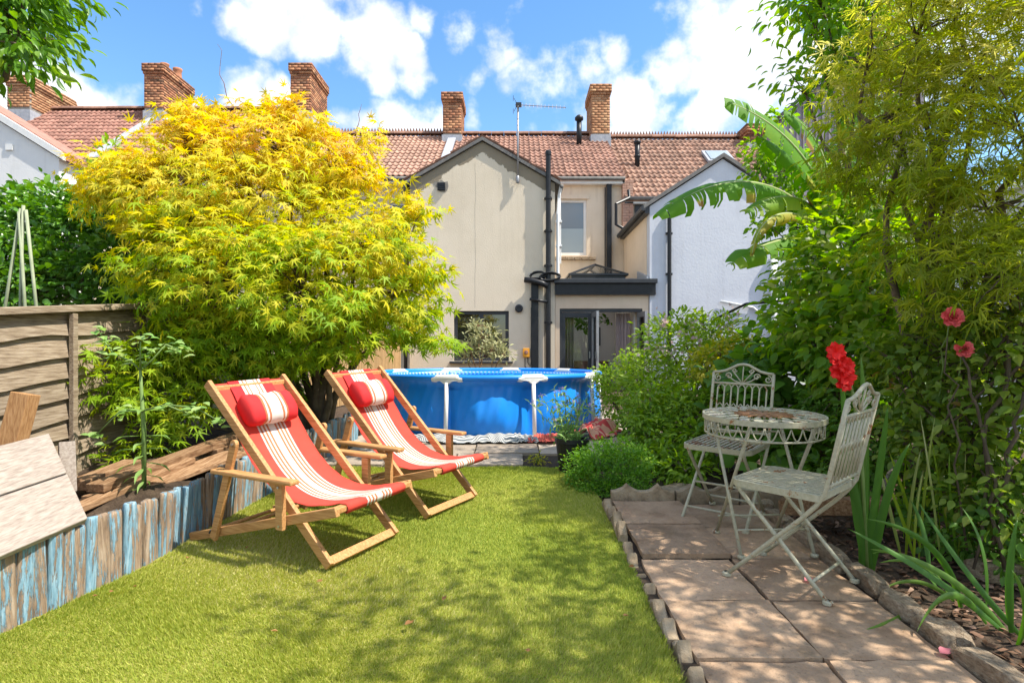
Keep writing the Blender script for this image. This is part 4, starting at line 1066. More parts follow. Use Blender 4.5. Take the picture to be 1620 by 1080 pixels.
# ================================================================== pool
PC = Vector((-.37, 7.9, gz(7))); PR = 1.5; PH = .65
M['pool_blue'] = nmat('blue_pvc_liner', [(.008,.22,.78),(.014,.26,.85)], 3, .38, .06, 14, spec=.4)
M['pool_white'] = nmat('white_enamel_tube', [(.68,.68,.68),(.74,.74,.74)], 6, .35, .02, spec=.5)
pool = empty('frame_pool', PC, 'round blue above-ground pool with white tubular frame behind the deck chairs', 'pool')
ph0 = R(-13); 
def pp3(phi, r, z): return (PC.x + r*math.sin(phi), PC.y - r*math.cos(phi), PC.z + z)
lin = MB()
def lf(u, v):
    phi = ph0 + 2*math.pi*u; c = abs(math.sin(5*(phi-ph0)))      # 0 at posts, 1 between
    prof = math.sin(math.pi*min(1, .08+.92*(1-v))**1.5*.92)
    r = 1.405 - .05*(1-c)*(.3+.7*math.sin(math.pi*v)) + .085*c**.8*prof
    r -= .02*(1-v)**8
    r += .004*math.sin(phi*37+v*5) + .0035*math.sin(phi*83-v*9) + .006*math.sin(phi*61+3*math.sin(v*4+phi*9))*(1-v)**2
    if v > .9: r += (v-.9)*.5
    return pp3(phi, r, .0+(PH-.015)*v)
lin.grid(lf, 360, 18); lin.build('liner', M['pool_blue'], pool, smooth=True, fix=False)
wt = MB(); wt.add([pp3(2*math.pi*k/60, 1.40, PH-.13) for k in range(60)], [tuple(range(60))])
mw, nw, bw = NT('pool_water'); bw.inputs['Base Color'].default_value = (.05,.3,.55,1); bw.inputs['Roughness'].default_value = .03; bump(nw, bw, noise(nw, coords(nw), 6, 3), .15, .02)
wt.build('water', mw, pool)
slv = MB(); 
for k in range(10):
    a = ph0+2*math.pi*k/10
    pts = [pp3(a+2*math.pi/10*(t/12), PR-.02, PH) for t in range(13)]; slv.tube(pts, .032, 10)
slv.build('rim_sleeve', M['pool_blue'], pool, smooth=True)
lip = MB(); lip.grid(lambda u, v: pp3(2*math.pi*u, 1.44-.035*v, PH-.01-.055*v), 120, 1); lip.build('rim_skirt', M['pool_blue'], pool, smooth=True, fix=False)
lac = MB()
for k in range(150):
    a = 2*math.pi*k/150; p = Vector(pp3(a, 1.405, PH-.03)); lac.box(p, (.03, .012, .016), Matrix.Rotation(a, 3, 'Z'))
lac.build('lacing', M['pool_white'], pool)
for k in range(10):
    a = ph0+2*math.pi*k/10
    t = MB(); t.tube([pp3(a, PR+.0, PH-.05), pp3(a, PR+.035, .0)], .0225, 10)
    po = t.build('post', M['pool_white'], pool, smooth=True)
    j = MB(); j.tube([pp3(a+dt, PR-.02, PH-(.012 if abs(dt) > .09 else 0)) for dt in np.linspace(-.115, .115, 11)], [.033]+[.037]*9+[.033], 12)
    # winged saddle that narrows into the post
    for s in (-1, 1):
        vs = []
        for (da, z) in ((.0, -.01), (.104, -.01), (.1, -.02), (.045, -.034), (.018, -.062), (.0, -.07)):
            vs.append(pp3(a+s*da, PR+.016, PH+z))
        v2 = [pp3(a+s*da, PR-.03, PH+z) for (da, z) in ((.0, -.01), (.104, -.01), (.1, -.02), (.045, -.034), (.018, -.062), (.0, -.07))]
        n = 6; j.add(vs+v2, [tuple(range(n)), tuple(reversed(range(n, 2*n)))] + [(i, (i+1) % n, n+(i+1) % n, n+i) for i in range(n)])
    j.build('tee_joint', M['pool_white'], po, smooth=False)
    ft = MB(); ft.lathe([(.05,0),(.05,.015),(.03,.03)], 12, pp3(a, PR+.035, -.0)); ft.build('foot', M['pool_white'], po)
# towels at the pool foot
M['towel_grey'] = None
def stripemat(name, a, b, axis, freq, rough=.95):
    m, nt, bs = NT(name); at = nd(nt, 'ShaderNodeAttribute', attribute_name='su'); ml = nd(nt, 'ShaderNodeMath', operation='MULTIPLY'); ml.inputs[1].default_value = freq
    nt.links.new(at.outputs['Fac'], ml.inputs[0]); fr = nd(nt, 'ShaderNodeMath', operation='FRACT'); nt.links.new(ml.outputs[0], fr.inputs[0])
    r = ramp(nt, fr.outputs[0], [(.0,a),(.5,a),(.52,b),(.98,b)]); nt.links.new(r.outputs[0], bs.inputs['Base Color']); bs.inputs['Roughness'].default_value = rough
    bump(nt, bs, noise(nt, coords(nt), 180, 3), .4, .004); return m
def towel(name, path, wid, hgt, mat, lab, nu=90, nv=22, seed=1):
    r = random.Random(seed); ph = [r.uniform(0, 6) for _ in range(8)]
    pts = [Vector(p) for p in path]
    def f(u, v):
        k = u*(len(pts)-1); i = min(int(k), len(pts)-2); c = pts[i].lerp(pts[i+1], k-i); t = (pts[i+1]-pts[i]).normalized(); sd = Vector((t.y, -t.x, 0))
        fold = .5+.5*math.sin(v*11+ph[0]+3*math.sin(u*7+ph[1])); fold2 = .5+.5*math.sin(u*(13+5*math.sin(u*3+ph[6]))+ph[2]+v*6+2*math.sin(v*9+ph[3]+u*5))
        env = math.sin(math.pi*min(max(v, .02), .98))**.6*(.5+.5*math.sin(math.pi*min(max(u, .03), .97))**.4)
        z = .012 + hgt*env*(.35+.45*fold+.3*fold2) + .006*math.sin(u*90+ph[5])
        return c + sd*((v-.5)*wid + .025*math.sin(u*17+ph[4])) + Vector((0, 0, z))
    mb = MB(); mb.grid(f, nu, nv); o = mb.build(name, mat, smooth=True, fix=False)
    a = o.data.attributes.new('su', 'FLOAT', 'POINT'); a.data.foreach_set('value', (.5+.30*np.tile(np.linspace(0, 1, nv+1), nu+1) + .12*np.sin(np.repeat(np.linspace(0, 1, nu+1), nv+1)*11+seed) + .05*np.sin(np.repeat(np.linspace(0, 1, nu+1), nv+1)*29)).astype(np.float32))
    return tag(o, lab, 'towel')
zt = gz(6.3)+.02
towel('beach_towel', [(-1.05,6.32,zt),(-.5,6.2,zt),(0,6.22,zt),(.22,6.26,zt)], .36, .07, stripemat('grey_white_stripe', (.10,.12,.14), (.5,.49,.46), 0, 34), 'crumpled grey and white striped towel along the foot of the pool', 120, 22, 3)
M['towel_red'] = nmat('faded_red_towel', [(.42,.07,.05),(.52,.12,.09)], 8, .95, .4, 120)
towel('beach_towel', [(.16,6.22,zt),(.36,6.2,zt),(.55,6.3,zt)], .30, .07, M['towel_red'], 'crumpled red towel right of the striped towel at the pool foot', 60, 18, 8)
M['towel_peach'] = stripemat('red_peach_stripe', (.50,.06,.06), (.62,.33,.22), 0, 8)
towel('beach_towel', [(.72,6.28,zt),(.9,6.5,zt+.01),(1.02,6.78,zt+.03)], .36, .18, M['towel_peach'], 'red and peach towel bunched up behind the black plant pot', 70, 20, 5)

# low grey table top behind the pool and the olive shrub standing by the window
gt_ = empty('garden_table', (-.25, 10.9, gz(7)), 'low grey slatted garden table behind the pool', 'table')
for k in range(4): q = MB(); q.b2((-.82, 10.75+k*.12, .84), (.47, 10.85+k*.12, .87)); q.build('slat', M['verge'], gt_)
for (x, y) in ((-.75,10.8),(.4,10.8),(-.75,11.15),(.4,11.15)): q = MB(); q.b2((x-.03, y-.03, gz(7)), (x+.03, y+.03, .839)); q.build('leg', M['verge'], gt_)

# ================================================================== deck chairs
def chair_stripes():
    W_ = .455; b = [0]
    seg = [(.118, 0)]
    for k in range(3): seg += [(.0115, 1), (.0135, 2)]
    seg += [(.044, 1)]
    for k in range(3): seg += [(.0135, 2), (.0115, 1)]
    used = sum(s for s, _ in seg); seg.append((W_-used, 0)); return seg
M['canvas_red'] = nmat('red_canvas', [(.56,.055,.038),(.62,.075,.052)], 5, .85, .25, 260, spec=.15, dist=.002)
M['canvas_white'] = nmat('white_canvas', [(.56,.52,.48),(.62,.58,.54)], 5, .85, .25, 260, spec=.15, dist=.002)
M['canvas_tan'] = nmat('rust_canvas', [(.40,.13,.06),(.46,.17,.08)], 5, .85, .25, 260, spec=.15, dist=.002)
M['canvas_deep'] = nmat('red_pillow_canvas', [(.55,.025,.03),(.6,.04,.04)], 5, .85, .2, 200, spec=.15, dist=.002)
seg = chair_stripes()
xsg = [0]; mseg = []
for (w_, m_) in seg:
    nsub = 4 if w_ > .1 else 1
    for q in range(nsub): xsg.append(xsg[-1]+w_/nsub); mseg.append(m_)
CW = xsg[-1]
def bez(P0, P1, P2, P3, t): return P0*(1-t)**3 + P1*3*t*(1-t)**2 + P2*3*t*t*(1-t) + P3*t**3
def make_deck():
    r = empty('deck_chair', (0,0,0), '', 'deck chair', 'red striped deck chairs on the lawn')
    Wd = M['wood_teak']
    TOP = (.12, .865); FOOT = (.977, .025); RF = (-.02, .025); FR = (1.06, .315)
    dirA = Vector((0, FOOT[0]-TOP[0], FOOT[1]-TOP[1])).normalized()
    for s in (-1, 1):
        u = s*.255
        q = MB(); q.bar((u, TOP[0]-dirA.y*.03, TOP[1]-dirA.z*.03), (u, FOOT[0], FOOT[1]), .026, .05, up=(0,.7,.7)); q.build('back_rail', Wd, r, local=True, bevel=.004)
        u = s*.288
        q = MB(); q.bar((u, RF[0], RF[1]), (u, FR[0], FR[1]), .026, .048); q.build('seat_rail', Wd, r, local=True, bevel=.004)
        q = MB(); q.bar((s*.316, .385, .585), (s*.316, .205, .055), .022, .045, up=(0,1,.3))
        q.lathe([(.0225,-.011),(.0225,.011)], 14, (0,0,0), caps=True)
        n0 = len(q.v)-28
        for i in range(n0, len(q.v)): x, y, z = q.v[i]; q.v[i] = (s*.316+z, .385+x, .585+y)
        pr = q.build('prop_leg', Wd, r, local=True, bevel=.003)
        q = MB(); q.bar((s*.334, .25, .437), (s*.334, .835, .437), .062, .024); q.build('armrest', Wd, r, local=True, bevel=.008)
        q = MB(); q.bar((s*.318, .715, .185), (s*.318, .715, .424), .028, .048, up=(0,1,0)); q.build('arm_post', Wd, r, local=True, bevel=.003)
        q = MB()
        for (y, z) in ((.715, .40), (.715, .205), (.385, .585)): q.tube([(s*.327, y, z), (s*.336, y, z)], .007, 8)
        q.build('bolt', M['steel'], r, local=True)
    q = MB(); q.bar((-.255, TOP[0]+.004, TOP[1]-.012), (.255, TOP[0]+.004, TOP[1]-.012), .03, .03); q.build('top_bar', Wd, r, local=True, bevel=.006)
    q = MB(); q.bar((-.24, FOOT[0]-.014, FOOT[1]+.016), (.24, FOOT[0]-.014, FOOT[1]+.016), .045, .022, up=(0,.7,.7)); q.build('foot_bar', Wd, r, local=True, bevel=.003)
    q = MB(); q.bar((-.29, FR[0]-.02, FR[1]), (.29, FR[0]-.02, FR[1]), .045, .03); q.build('front_bar', Wd, r, local=True, bevel=.006)
    q = MB(); q.tube([(-.30, .23, .088), (.30, .23, .088)], .012, 8)
    q.tube([(-.27, .06, .05), (.27, .06, .05)], .012, 8); q.build('cross_bar', Wd, r, local=True, smooth=True)
    q = MB()
    for s in (-1, 1):
        for k in range(3): q.tube([(s*.30, .15+k*.035, .075+k*.009), (s*.30, .165+k*.035, .095+k*.009)], .006, 6)
    q.build('notch_pin', M['anthracite'], r, local=True)
    # sling
    P0 = Vector((0, TOP[0]-.004, TOP[1]+.012)); P1 = Vector((0, .36, .53)); P2 = Vector((0, .50, .175)); P3 = Vector((0, FR[0]-.045, FR[1]+.02))
    N = 34
    path = [bez(P0, P1, P2, P3, t/N) for t in range(N+1)]
    path = [Vector((0, TOP[0]-.018, TOP[1]-.03)), Vector((0, TOP[0]-.02, TOP[1]+.003))] + path + [Vector((0, FR[0]+.0, FR[1]+.022)), Vector((0, FR[0]+.013, FR[1]+.004)), Vector((0, FR[0]+.004, FR[1]-.024)), Vector((0, FR[0]-.03, FR[1]-.02))]
    mb = MB(); nv = len(path)-1
    vs = []
    for i, x in enumerate(xsg):
        for j, p in enumerate(path):
            e = abs(x/CW-.5)*2; t = j/nv
            sag = -.012*(1-e**2)*math.sin(math.pi*t) if 2 < j < nv-3 else 0
            edge = .004*math.sin(j*1.7+i)*(.5 if 3 < j < nv-4 else 0)*(e > .95)
            vs.append((x-CW/2, p.y - sag*.3, p.z + sag + edge))
    n1 = nv+1; o = mb; o.v += vs
    for i in range(len(xsg)-1):
        for j in range(nv): o.f.append((i*n1+j, i*n1+j+1, (i+1)*n1+j+1, (i+1)*n1+j)); o.m.append(mseg[i])
    sl_ = mb.build('sling', [M['canvas_red'], M['canvas_white'], M['canvas_tan']], r, smooth=True, local=True)
    sd = sl_.modifiers.new('thick', 'SOLIDIFY'); sd.thickness = .002
    # pillow hung over the top: bolster with the same stripes
    pc = bez(P0, P1, P2, P3, .145); tg = (bez(P0, P1, P2, P3, .25)-bez(P0, P1, P2, P3, .05)).normalized(); nr = Vector((0, -tg.z, tg.y)); 
    if nr.y < 0: nr = -nr
    pb = MB(); L = .325; nx = 24; nk = 18
    vs = []; 
    xp = [ -L/2 + L*i/nx for i in range(nx+1)]
    for i, x in enumerate(xp):
        e = abs(x)/(L/2); s = 1 - .16*max(0, (e-.85)/.15)**3
        for k in range(nk):
            a = 2*math.pi*k/nk
            c1, s1 = math.cos(a), math.sin(a); pw = (abs(c1)**2.7+abs(s1)**2.7)**(-1/2.7); c1 *= pw; s1 *= pw
            wr_ = 1+.025*math.sin(a*5+i*.9)+.02*math.sin(a*3-i*1.7)-.05*(e > .97)
            vs.append(Vector((x, 0, 0)) + pc + nr*(.056*s*c1*wr_+.05) + tg*(.092*s*s1*wr_+.03))
    pb.v += [tuple(v) for v in vs]
    stripe_ix = {}
    for i in range(nx):
        xm = (xp[i]+xp[i+1])/2; m_ = 0
        if -.075 < xm < .075:
            m_ = 1 if abs(xm) < .026 else (1 if int(abs(xm)*80) % 2 == 0 else 2)
        for k in range(nk): pb.f.append((i*nk+k, i*nk+(k+1) % nk, (i+1)*nk+(k+1) % nk, (i+1)*nk+k)); pb.m.append(m_)
    pb.f.append(tuple(reversed(range(nk)))); pb.m.append(0); pb.f.append(tuple(range(nx*nk, (nx+1)*nk))); pb.m.append(0)
    pl = pb.build('pillow', [M['canvas_deep'], M['canvas_white'], M['canvas_tan']], r, smooth=True, local=True)
    # strap panel of the pillow going over the top bar
    st = MB()
    pts = [P0+Vector((0,-.03,-.08)), P0+Vector((0,-.026,-.01)), P0+Vector((0,0,.008)), P0.lerp(pc, .45)+nr*.012, pc+nr*.01]
    cols = [(-.145,-.072,0),(-.072,-.055,1),(-.055,-.045,2),(-.045,-.03,1),(-.03,-.022,2),(-.022,.022,1),(.022,.03,2),(.03,.045,1),(.045,.055,2),(.055,.072,1),(.072,.145,0)]
    for (a, b, m_) in cols:
        o0 = len(st.v); 
        for x in (a, b):
            for p in pts: st.v.append((x, p.y, p.z))
        for j in range(4): st.f.append((o0+j, o0+j+1, o0+5+j+1, o0+5+j)); st.m.append(m_)
    st.build('strap', [M['canvas_deep'], M['canvas_white'], M['canvas_tan']], pl, smooth=True, local=True)
    return r
def set_on_slope(o, x, y, fwd, z=0):
    n = Vector((0, -SL, 1)).normalized(); f = Vector((fwd[0], fwd[1], 0)); f = (f - n*f.dot(n)).normalized(); xx = f.cross(n)
    Mx = Matrix((xx, f, n)).transposed().to_4x4(); o.matrix_basis = Matrix.Translation((x, y, gz(y)+z)) @ Mx
dk = make_deck(); dk2 = copy_tree(dk)
set_on_slope(dk, -1.65, 3.64, (.89, -.455), .004); dk['label'] = 'front red striped deck chair, nearer the camera, on the lawn'
set_on_slope(dk2, -1.235, 4.46, (.861, -.509), .004); dk2['label'] = 'rear red striped deck chair standing right before the blue pool'

# ================================================================== bistro set
im, int_, ib = NT('chipped_sage_metal')
iv = coords(int_, (1,1,1)); f1 = noise(int_, iv, 16, 8, .7)
r1 = ramp(int_, noise(int_, iv, 60, 4), [(.3,(.40,.39,.31)),(.7,(.54,.53,.44))]); r2 = ramp(int_, noise(int_, iv, 90, 4), [(.3,(.16,.06,.025)),(.7,(.38,.19,.08))])
def rustmix(name, thr, base=None):
    m, nt, b = NT(name); v = coords(nt); f = noise(nt, v, 14, 8, .7)
    c1, c2 = base or ((.36,.34,.235), (.48,.455,.335))
    a = ramp(nt, noise(nt, v, 60, 4), [(.3,c1),(.7,c2)]); rr = ramp(nt, noise(nt, v, 90, 4), [(.3,(.16,.06,.025)),(.7,(.40,.20,.085))])
    mr = nd(nt, 'ShaderNodeMapRange'); mr.inputs['From Min'].default_value = thr; mr.inputs['From Max'].default_value = thr+.03; nt.links.new(f, mr.inputs['Value'])
    mx = nd(nt, 'ShaderNodeMixRGB'); nt.links.new(mr.outputs[0], mx.inputs[0]); nt.links.new(a.outputs[0], mx.inputs[1]); nt.links.new(rr.outputs[0], mx.inputs[2]); nt.links.new(mx.outputs[0], b.inputs['Base Color'])
    b.inputs['Roughness'].default_value = .55; bump(nt, b, f, .4, .003); return m
bpy.data.materials.remove(im)
M['sage'] = rustmix('chipped_sage_metal', .6); M['sage_rusty'] = rustmix('rusty_sage_metal', .53, ((.42,.38,.29),(.52,.48,.39))); M['rust'] = rustmix('rust_orange_metal', .40, ((.45,.24,.10),(.52,.3,.13)))
def arc(c, r, a0, a1, n=10, ax='xz', y=0):
    return [(c[0]+r*math.cos(R(a0+(a1-a0)*i/n)), y, c[1]+r*math.sin(R(a0+(a1-a0)*i/n))) for i in range(n+1)]
def make_bistro(seat_mat):
    r = empty('bistro_chair', (0,0,0), '', 'chair', 'folding metal bistro chairs on the patio'); A_ = M['sage']; hw = .19
    def bk(z): return -.20 - (z-.45)*.20           # y of the back plane at height z
    for s in (-1, 1):
        u = s*hw
        q = MB(); q.tube([(u, bk(.87), .87), (u, bk(.7), .7), (u, bk(.55), .55), (u, bk(.47), .47), (u, -.17, .415), (u, -.11, .345), (u, .0, .235), (u, .13, .10), (u, .225, .005)], .0098, 8); q.build('front_leg', A_, r, smooth=True, local=True)
        u2 = s*(hw-.026)
        q = MB(); q.tube([(u2, .205, .445), (u2, .17, .40), (u2, .05, .28), (u2, -.1, .125), (u2, -.215, .005)], .0098, 8); q.build('rear_leg', A_, r, smooth=True, local=True)
        q = MB()
        q.lathe([(.013,0),(.021,.0),(.021,.012),(.013,.018)], 12, (u, .225, 0)); q.lathe([(.013,0),(.021,.0),(.021,.012),(.013,.018)], 12, (u2, -.215, 0)); q.build('foot', A_, r, local=True)
    for (a, b) in (((-hw, .16, .072), (hw, .16, .072)), ((-hw+.026, -.15, .075), (hw-.026, -.15, .075)), ((-hw, .035, .2), (hw, .035, .2))):
        q = MB(); q.tube([a, b], .007, 8); q.build('stretcher', A_, r, smooth=True, local=True)
    # seat
    def sx(t): return t
    ring = []
    w0, d0, d1, rc = .205, -.19, .215, .06
    for (cx_, cy_, a0) in ((w0-rc, d1-rc, 0), (-w0+rc, d1-rc, 90), (-w0+.02, d0+.02, 180), (w0-.02, d0+.02, 270)):
        rr = rc if cy_ > 0 else .02
        for k in range(6): a = R(a0+90*k/5); ring.append((cx_+rr*math.cos(a), cy_+rr*math.sin(a), .452))
    q = MB(); n = len(ring); vs = []
    for (x, y, z) in ring: vs += [(x, y, z+.012), (x, y, z-.018), (x*.965, y*.965, z-.018), (x*.965, y*.965, z+.012)]
    q.add(vs, [(i*4+k, ((i+1) % n)*4+k, ((i+1) % n)*4+(k+1) % 4, i*4+(k+1) % 4) for i in range(n) for k in range(4)]); q.build('seat_frame', A_, r, local=True, smooth=False)
    for k in range(13):
        x = -.18+k*.03; yb = d1 - (rc-math.sqrt(max(0, rc**2-max(0, abs(x)-(w0-rc))**2))) - .006
        q = MB(); q.b2((x-.0055, d0+.004, .4525), (x+.0055, yb, .4605)); q.build('seat_slat', M[seat_mat], r, local=True)
    for y in (-.07, .08): q = MB(); q.b2((-w0+.01, y-.009, .4445), (w0-.01, y+.009, .4515)); q.build('seat_strap', M[seat_mat], r, local=True)
    # back: arched rail, fan and scrolls, mid rail, bars with pointed arches
    def on_back(pts): return [(x, bk(z), z) for (x, _, z) in pts]
    topc = [(-hw, 0, .87), (-.15, 0, .873), (-.11, 0, .882), (-.07, 0, .902), (-.035, 0, .92), (0, 0, .926), (.035, 0, .92), (.07, 0, .902), (.11, 0, .882), (.15, 0, .873), (hw, 0, .87)]
    q = MB(); q.tube(on_back(topc), .009, 8); q.build('top_rail', A_, r, smooth=True, local=True)
    q = MB(); q.tube(on_back([(-hw, 0, .80), (hw, 0, .80)]), .0075, 8); q.build('mid_rail', A_, r, smooth=True, local=True)
    q = MB(); q.tube(on_back([(-hw, 0, .50), (hw, 0, .50)]), .0085, 8); q.build('back_rail', A_, r, smooth=True, local=True)
    q = MB()
    for a in (50, 90, 130): q.tube(on_back([(0, 0, .803), (.06*math.cos(R(a)), 0, .803+.06*math.sin(R(a))), (.112*math.cos(R(a)), 0, .803+.11*math.sin(R(a)))]), .0042, 6)
    def spiral(cx_, cz, r0, turns, s, a0): return [(cx_+s*r0*(1-.8*t/20)*math.cos(a0+turns*2*math.pi*t/20), 0, cz+r0*(1-.8*t/20)*math.sin(a0+turns*2*math.pi*t/20)) for t in range(21)]
    for s in (-1, 1):
        q.tube(on_back([(0, 0, .803), (s*.05, 0, .818), (s*.1, 0, .85)] + spiral(s*.088, .848, .022, 1.3, s, 0)), .0042, 6)
        q.tube(on_back(spiral(s*.158, .835, .024, 1.4, -s, math.pi/2)), .0042, 6)
        q.tube(on_back(spiral(s*.055, .885, .016, 1.3, s, math.pi)), .0038, 6)
    q.build('scrollwork', A_, r, smooth=True, local=True)
    xsb = [-.155+.0443*k for k in range(8)]
    for x in xsb: q = MB(); q.tube(on_back([(x, 0, .503), (x, 0, .775)]), .0052, 6); q.build('back_bar', A_, r, smooth=True, local=True)
    q = MB(); q2 = MB()
    for i in range(7):
        a, b = xsb[i], xsb[i+1]; m_ = (a+b)/2
        q.tube(on_back([(a, 0, .765), (a+.006, 0, .783), (m_, 0, .797), (b-.006, 0, .783), (b, 0, .765)]), .0042, 6)
        q2.tube(on_back([(a, 0, .63), (a+.006, 0, .655), (m_, 0, .672), (b-.006, 0, .655), (b, 0, .63)]), .004, 6)
    q.build('upper_arches', A_, r, smooth=True, local=True); q2.build('lower_arches', A_, r, smooth=True, local=True)
    return r
bc = make_bistro('sage'); set_on_slope(bc, 1.30, 2.83, (-.68, .73), .03); bc['label'] = 'front metal bistro chair seen from behind, beside the red gladiolus'
bc2 = make_bistro('sage_rusty'); set_on_slope(bc2, 1.31, 3.74, (-.62, -.78), .03); bc2['label'] = 'rear metal bistro chair with rust brown seat behind the round table'
tb = empty('bistro_table', (0,0,0), 'round metal bistro table with rusty sunburst top between the two chairs', 'table')
TR, TZ = .31, .70
q = MB(); q.lathe([(TR-.01, TZ-.022), (TR, TZ-.022), (TR, TZ+.004), (TR-.01, TZ+.004), (TR-.01, TZ-.022)], 48); q.lathe([(.205, TZ-.004), (.215, TZ-.004), (.215, TZ+.003), (.205, TZ+.003), (.205, TZ-.004)], 40); q.build('rim', M['sage'], tb, local=True)
for k in range(24):      # outer petals
    a = 2*math.pi*k/24; c, s = math.cos(a), math.sin(a)
    def rt(x, y, z=TZ): return (x*c-y*s, x*s+y*c, z)
    q = MB(); q.prism([rt(.213,-.006), rt(.255,-.024), rt(.30,-.012), rt(.30,.012), rt(.255,.024), rt(.213,.006)], (0,0,.005)); q.build('petal', M['sage_rusty'] if k % 3 == 0 else M['sage'], tb, local=True)
for k in range(16):
    a = 2*math.pi*(k+.5)/16; c, s = math.cos(a), math.sin(a)
    def rt(x, y, z=TZ+.001): return (x*c-y*s, x*s+y*c, z)
    q = MB(); q.prism([rt(.03,-.005), rt(.08,-.012), rt(.15,-.003), rt(.15,.003), rt(.08,.012), rt(.03,.005)], (0,0,.005)); q.build('petal', M['rust'], tb, local=True)
    q = MB(); q.prism([rt(.148,-.004), rt(.175,-.017), rt(.208,-.006), rt(.208,.006), rt(.175,.017), rt(.148,.004)], (0,0,.004)); q.build('petal', M['sage_rusty'] if k % 2 else M['sage'], tb, local=True)
q = MB(); q.lathe([(0,TZ+.01),(.032,TZ+.008),(.035,TZ),(0,TZ-.002)], 20); q.build('boss', M['rust'], tb, local=True)
q = MB()
for k in range(30):
    a0 = 2*math.pi*k/30; pts = []
    for i in range(9):
        t = i/8; a = a0+2*math.pi/30*t; pts.append(((TR-.014)*math.cos(a), (TR-.014)*math.sin(a), TZ-.03-.06*math.sin(math.pi*t)))
    q.tube(pts, .0035, 5)
q.lathe([(TR-.018, TZ-.1), (TR-.01, TZ-.1), (TR-.01, TZ-.092), (TR-.018, TZ-.092), (TR-.018, TZ-.1)], 40)
q.build('skirt', M['sage'], tb, local=True, smooth=True)
for (a, b) in (((-.22,.19),(.19,.19)), ((.22,.17),(-.19,.17)), ((-.22,-.19),(.19,-.19)), ((.22,-.17),(-.19,-.17))):
    q = MB(); q.tube([(a[0], a[1], TZ-.03), (b[0], b[1], .0)], .0095, 8); q.lathe([(.012,0),(.02,0),(.02,.012),(.012,.018)], 10, (b[0], b[1], 0)); q.build('leg', M['sage'], tb, local=True, smooth=True)
for (x, z) in ((-.165, .58), (.165, .58), (.12, .12), (-.12, .12)): q = MB(); q.tube([(x, -.19, z), (x, .19, z)], .0055, 6); q.build('brace', M['sage'], tb, local=True, smooth=True)
set_on_slope(tb, 1.335, 3.27, (1, .05), .03)

# ================================================================== plants
M['bark_wood'] = nmat('branch_bark', [(.07,.05,.035),(.15,.11,.08),(.22,.17,.13)], 12, .9, .7, 40)
M['maple_bark'] = nmat('maple_bark', [(.06,.045,.03),(.13,.10,.065)], 12, .9, .7, 40)
M['stem_green'] = nmat('green_stem', [(.12,.2,.05),(.2,.29,.09)], 9, .6, .2)
M['stem_red'] = nmat('reddish_twig', [(.16,.08,.045),(.24,.13,.08)], 12, .8, .3)
MAPLE = [leaf_maple(.12), leaf_maple(.3), leaf_maple(.55)]; OV = leaf_ovate(.55); OVN = leaf_ovate(.36); LANCE = leaf_simple(.2, .03, -.28); SM = leaf_simple(.55); DIS = [leaf_maple(.25, 4, .1, .6), leaf_maple(.6, 4, .1, .6)]; SMN = leaf_simple(.3)
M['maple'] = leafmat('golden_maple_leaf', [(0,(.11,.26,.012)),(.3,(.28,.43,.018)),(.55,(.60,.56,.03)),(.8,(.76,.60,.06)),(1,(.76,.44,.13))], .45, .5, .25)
M['laurel'] = leafmat('laurel_leaf', [(0,(.05,.15,.015)),(.5,(.12,.28,.03)),(.85,(.22,.4,.05)),(1,(.34,.48,.1))], .25, .3, .5)
M['ash'] = leafmat('ash_leaf', [(0,(.06,.17,.015)),(.5,(.13,.29,.025)),(1,(.27,.42,.07))], .42, .35, .45)
M['lime_leaf'] = leafmat('lime_leaf', [(0,(.10,.21,.02)),(.5,(.23,.38,.03)),(1,(.40,.50,.08))], .4, .45, .3)
M['gold_leaf'] = leafmat('gold_leaf', [(0,(.22,.30,.02)),(.5,(.45,.45,.03)),(1,(.58,.46,.06))], .4, .45, .3)
M['herb'] = leafmat('herb_leaf', [(0,(.06,.17,.015)),(.5,(.13,.30,.025)),(1,(.25,.43,.05))], .4, .45, .3)
M['mid_leaf'] = leafmat('mid_green_leaf', [(0,(.05,.13,.016)),(.5,(.11,.24,.03)),(1,(.22,.37,.06))], .38, .45, .35)
M['deutzia'] = leafmat('deutzia_leaf', [(0,(.08,.20,.022)),(.45,(.19,.36,.04)),(.8,(.32,.42,.05)),(1,(.5,.52,.25))], .6, .45, .35)
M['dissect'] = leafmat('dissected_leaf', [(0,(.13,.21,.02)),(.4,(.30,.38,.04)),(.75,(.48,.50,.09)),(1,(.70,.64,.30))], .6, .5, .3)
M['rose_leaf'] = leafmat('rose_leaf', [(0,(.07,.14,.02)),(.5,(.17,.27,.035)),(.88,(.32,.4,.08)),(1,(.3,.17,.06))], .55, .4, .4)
M['olive'] = leafmat('olive_leaf', [(0,(.2,.22,.10)),(.5,(.36,.37,.18)),(1,(.5,.48,.26))], .3, .5, .3)
M['blade'] = leafmat('sword_leaf', [(0,(.04,.12,.015)),(.5,(.08,.2,.025)),(1,(.2,.32,.06))], .4, .4, .4)
M['banana'] = leafmat('banana_leaf', [(0,(.06,.18,.015)),(.5,(.14,.33,.03)),(.8,(.36,.46,.06)),(.93,(.5,.42,.08)),(1,(.36,.2,.08))], .5, .55, .25)
M['spurge'] = leafmat('spurge_leaf', [(0,(.13,.26,.06)),(.5,(.22,.40,.10)),(1,(.40,.52,.2))], .4, .45, .3)

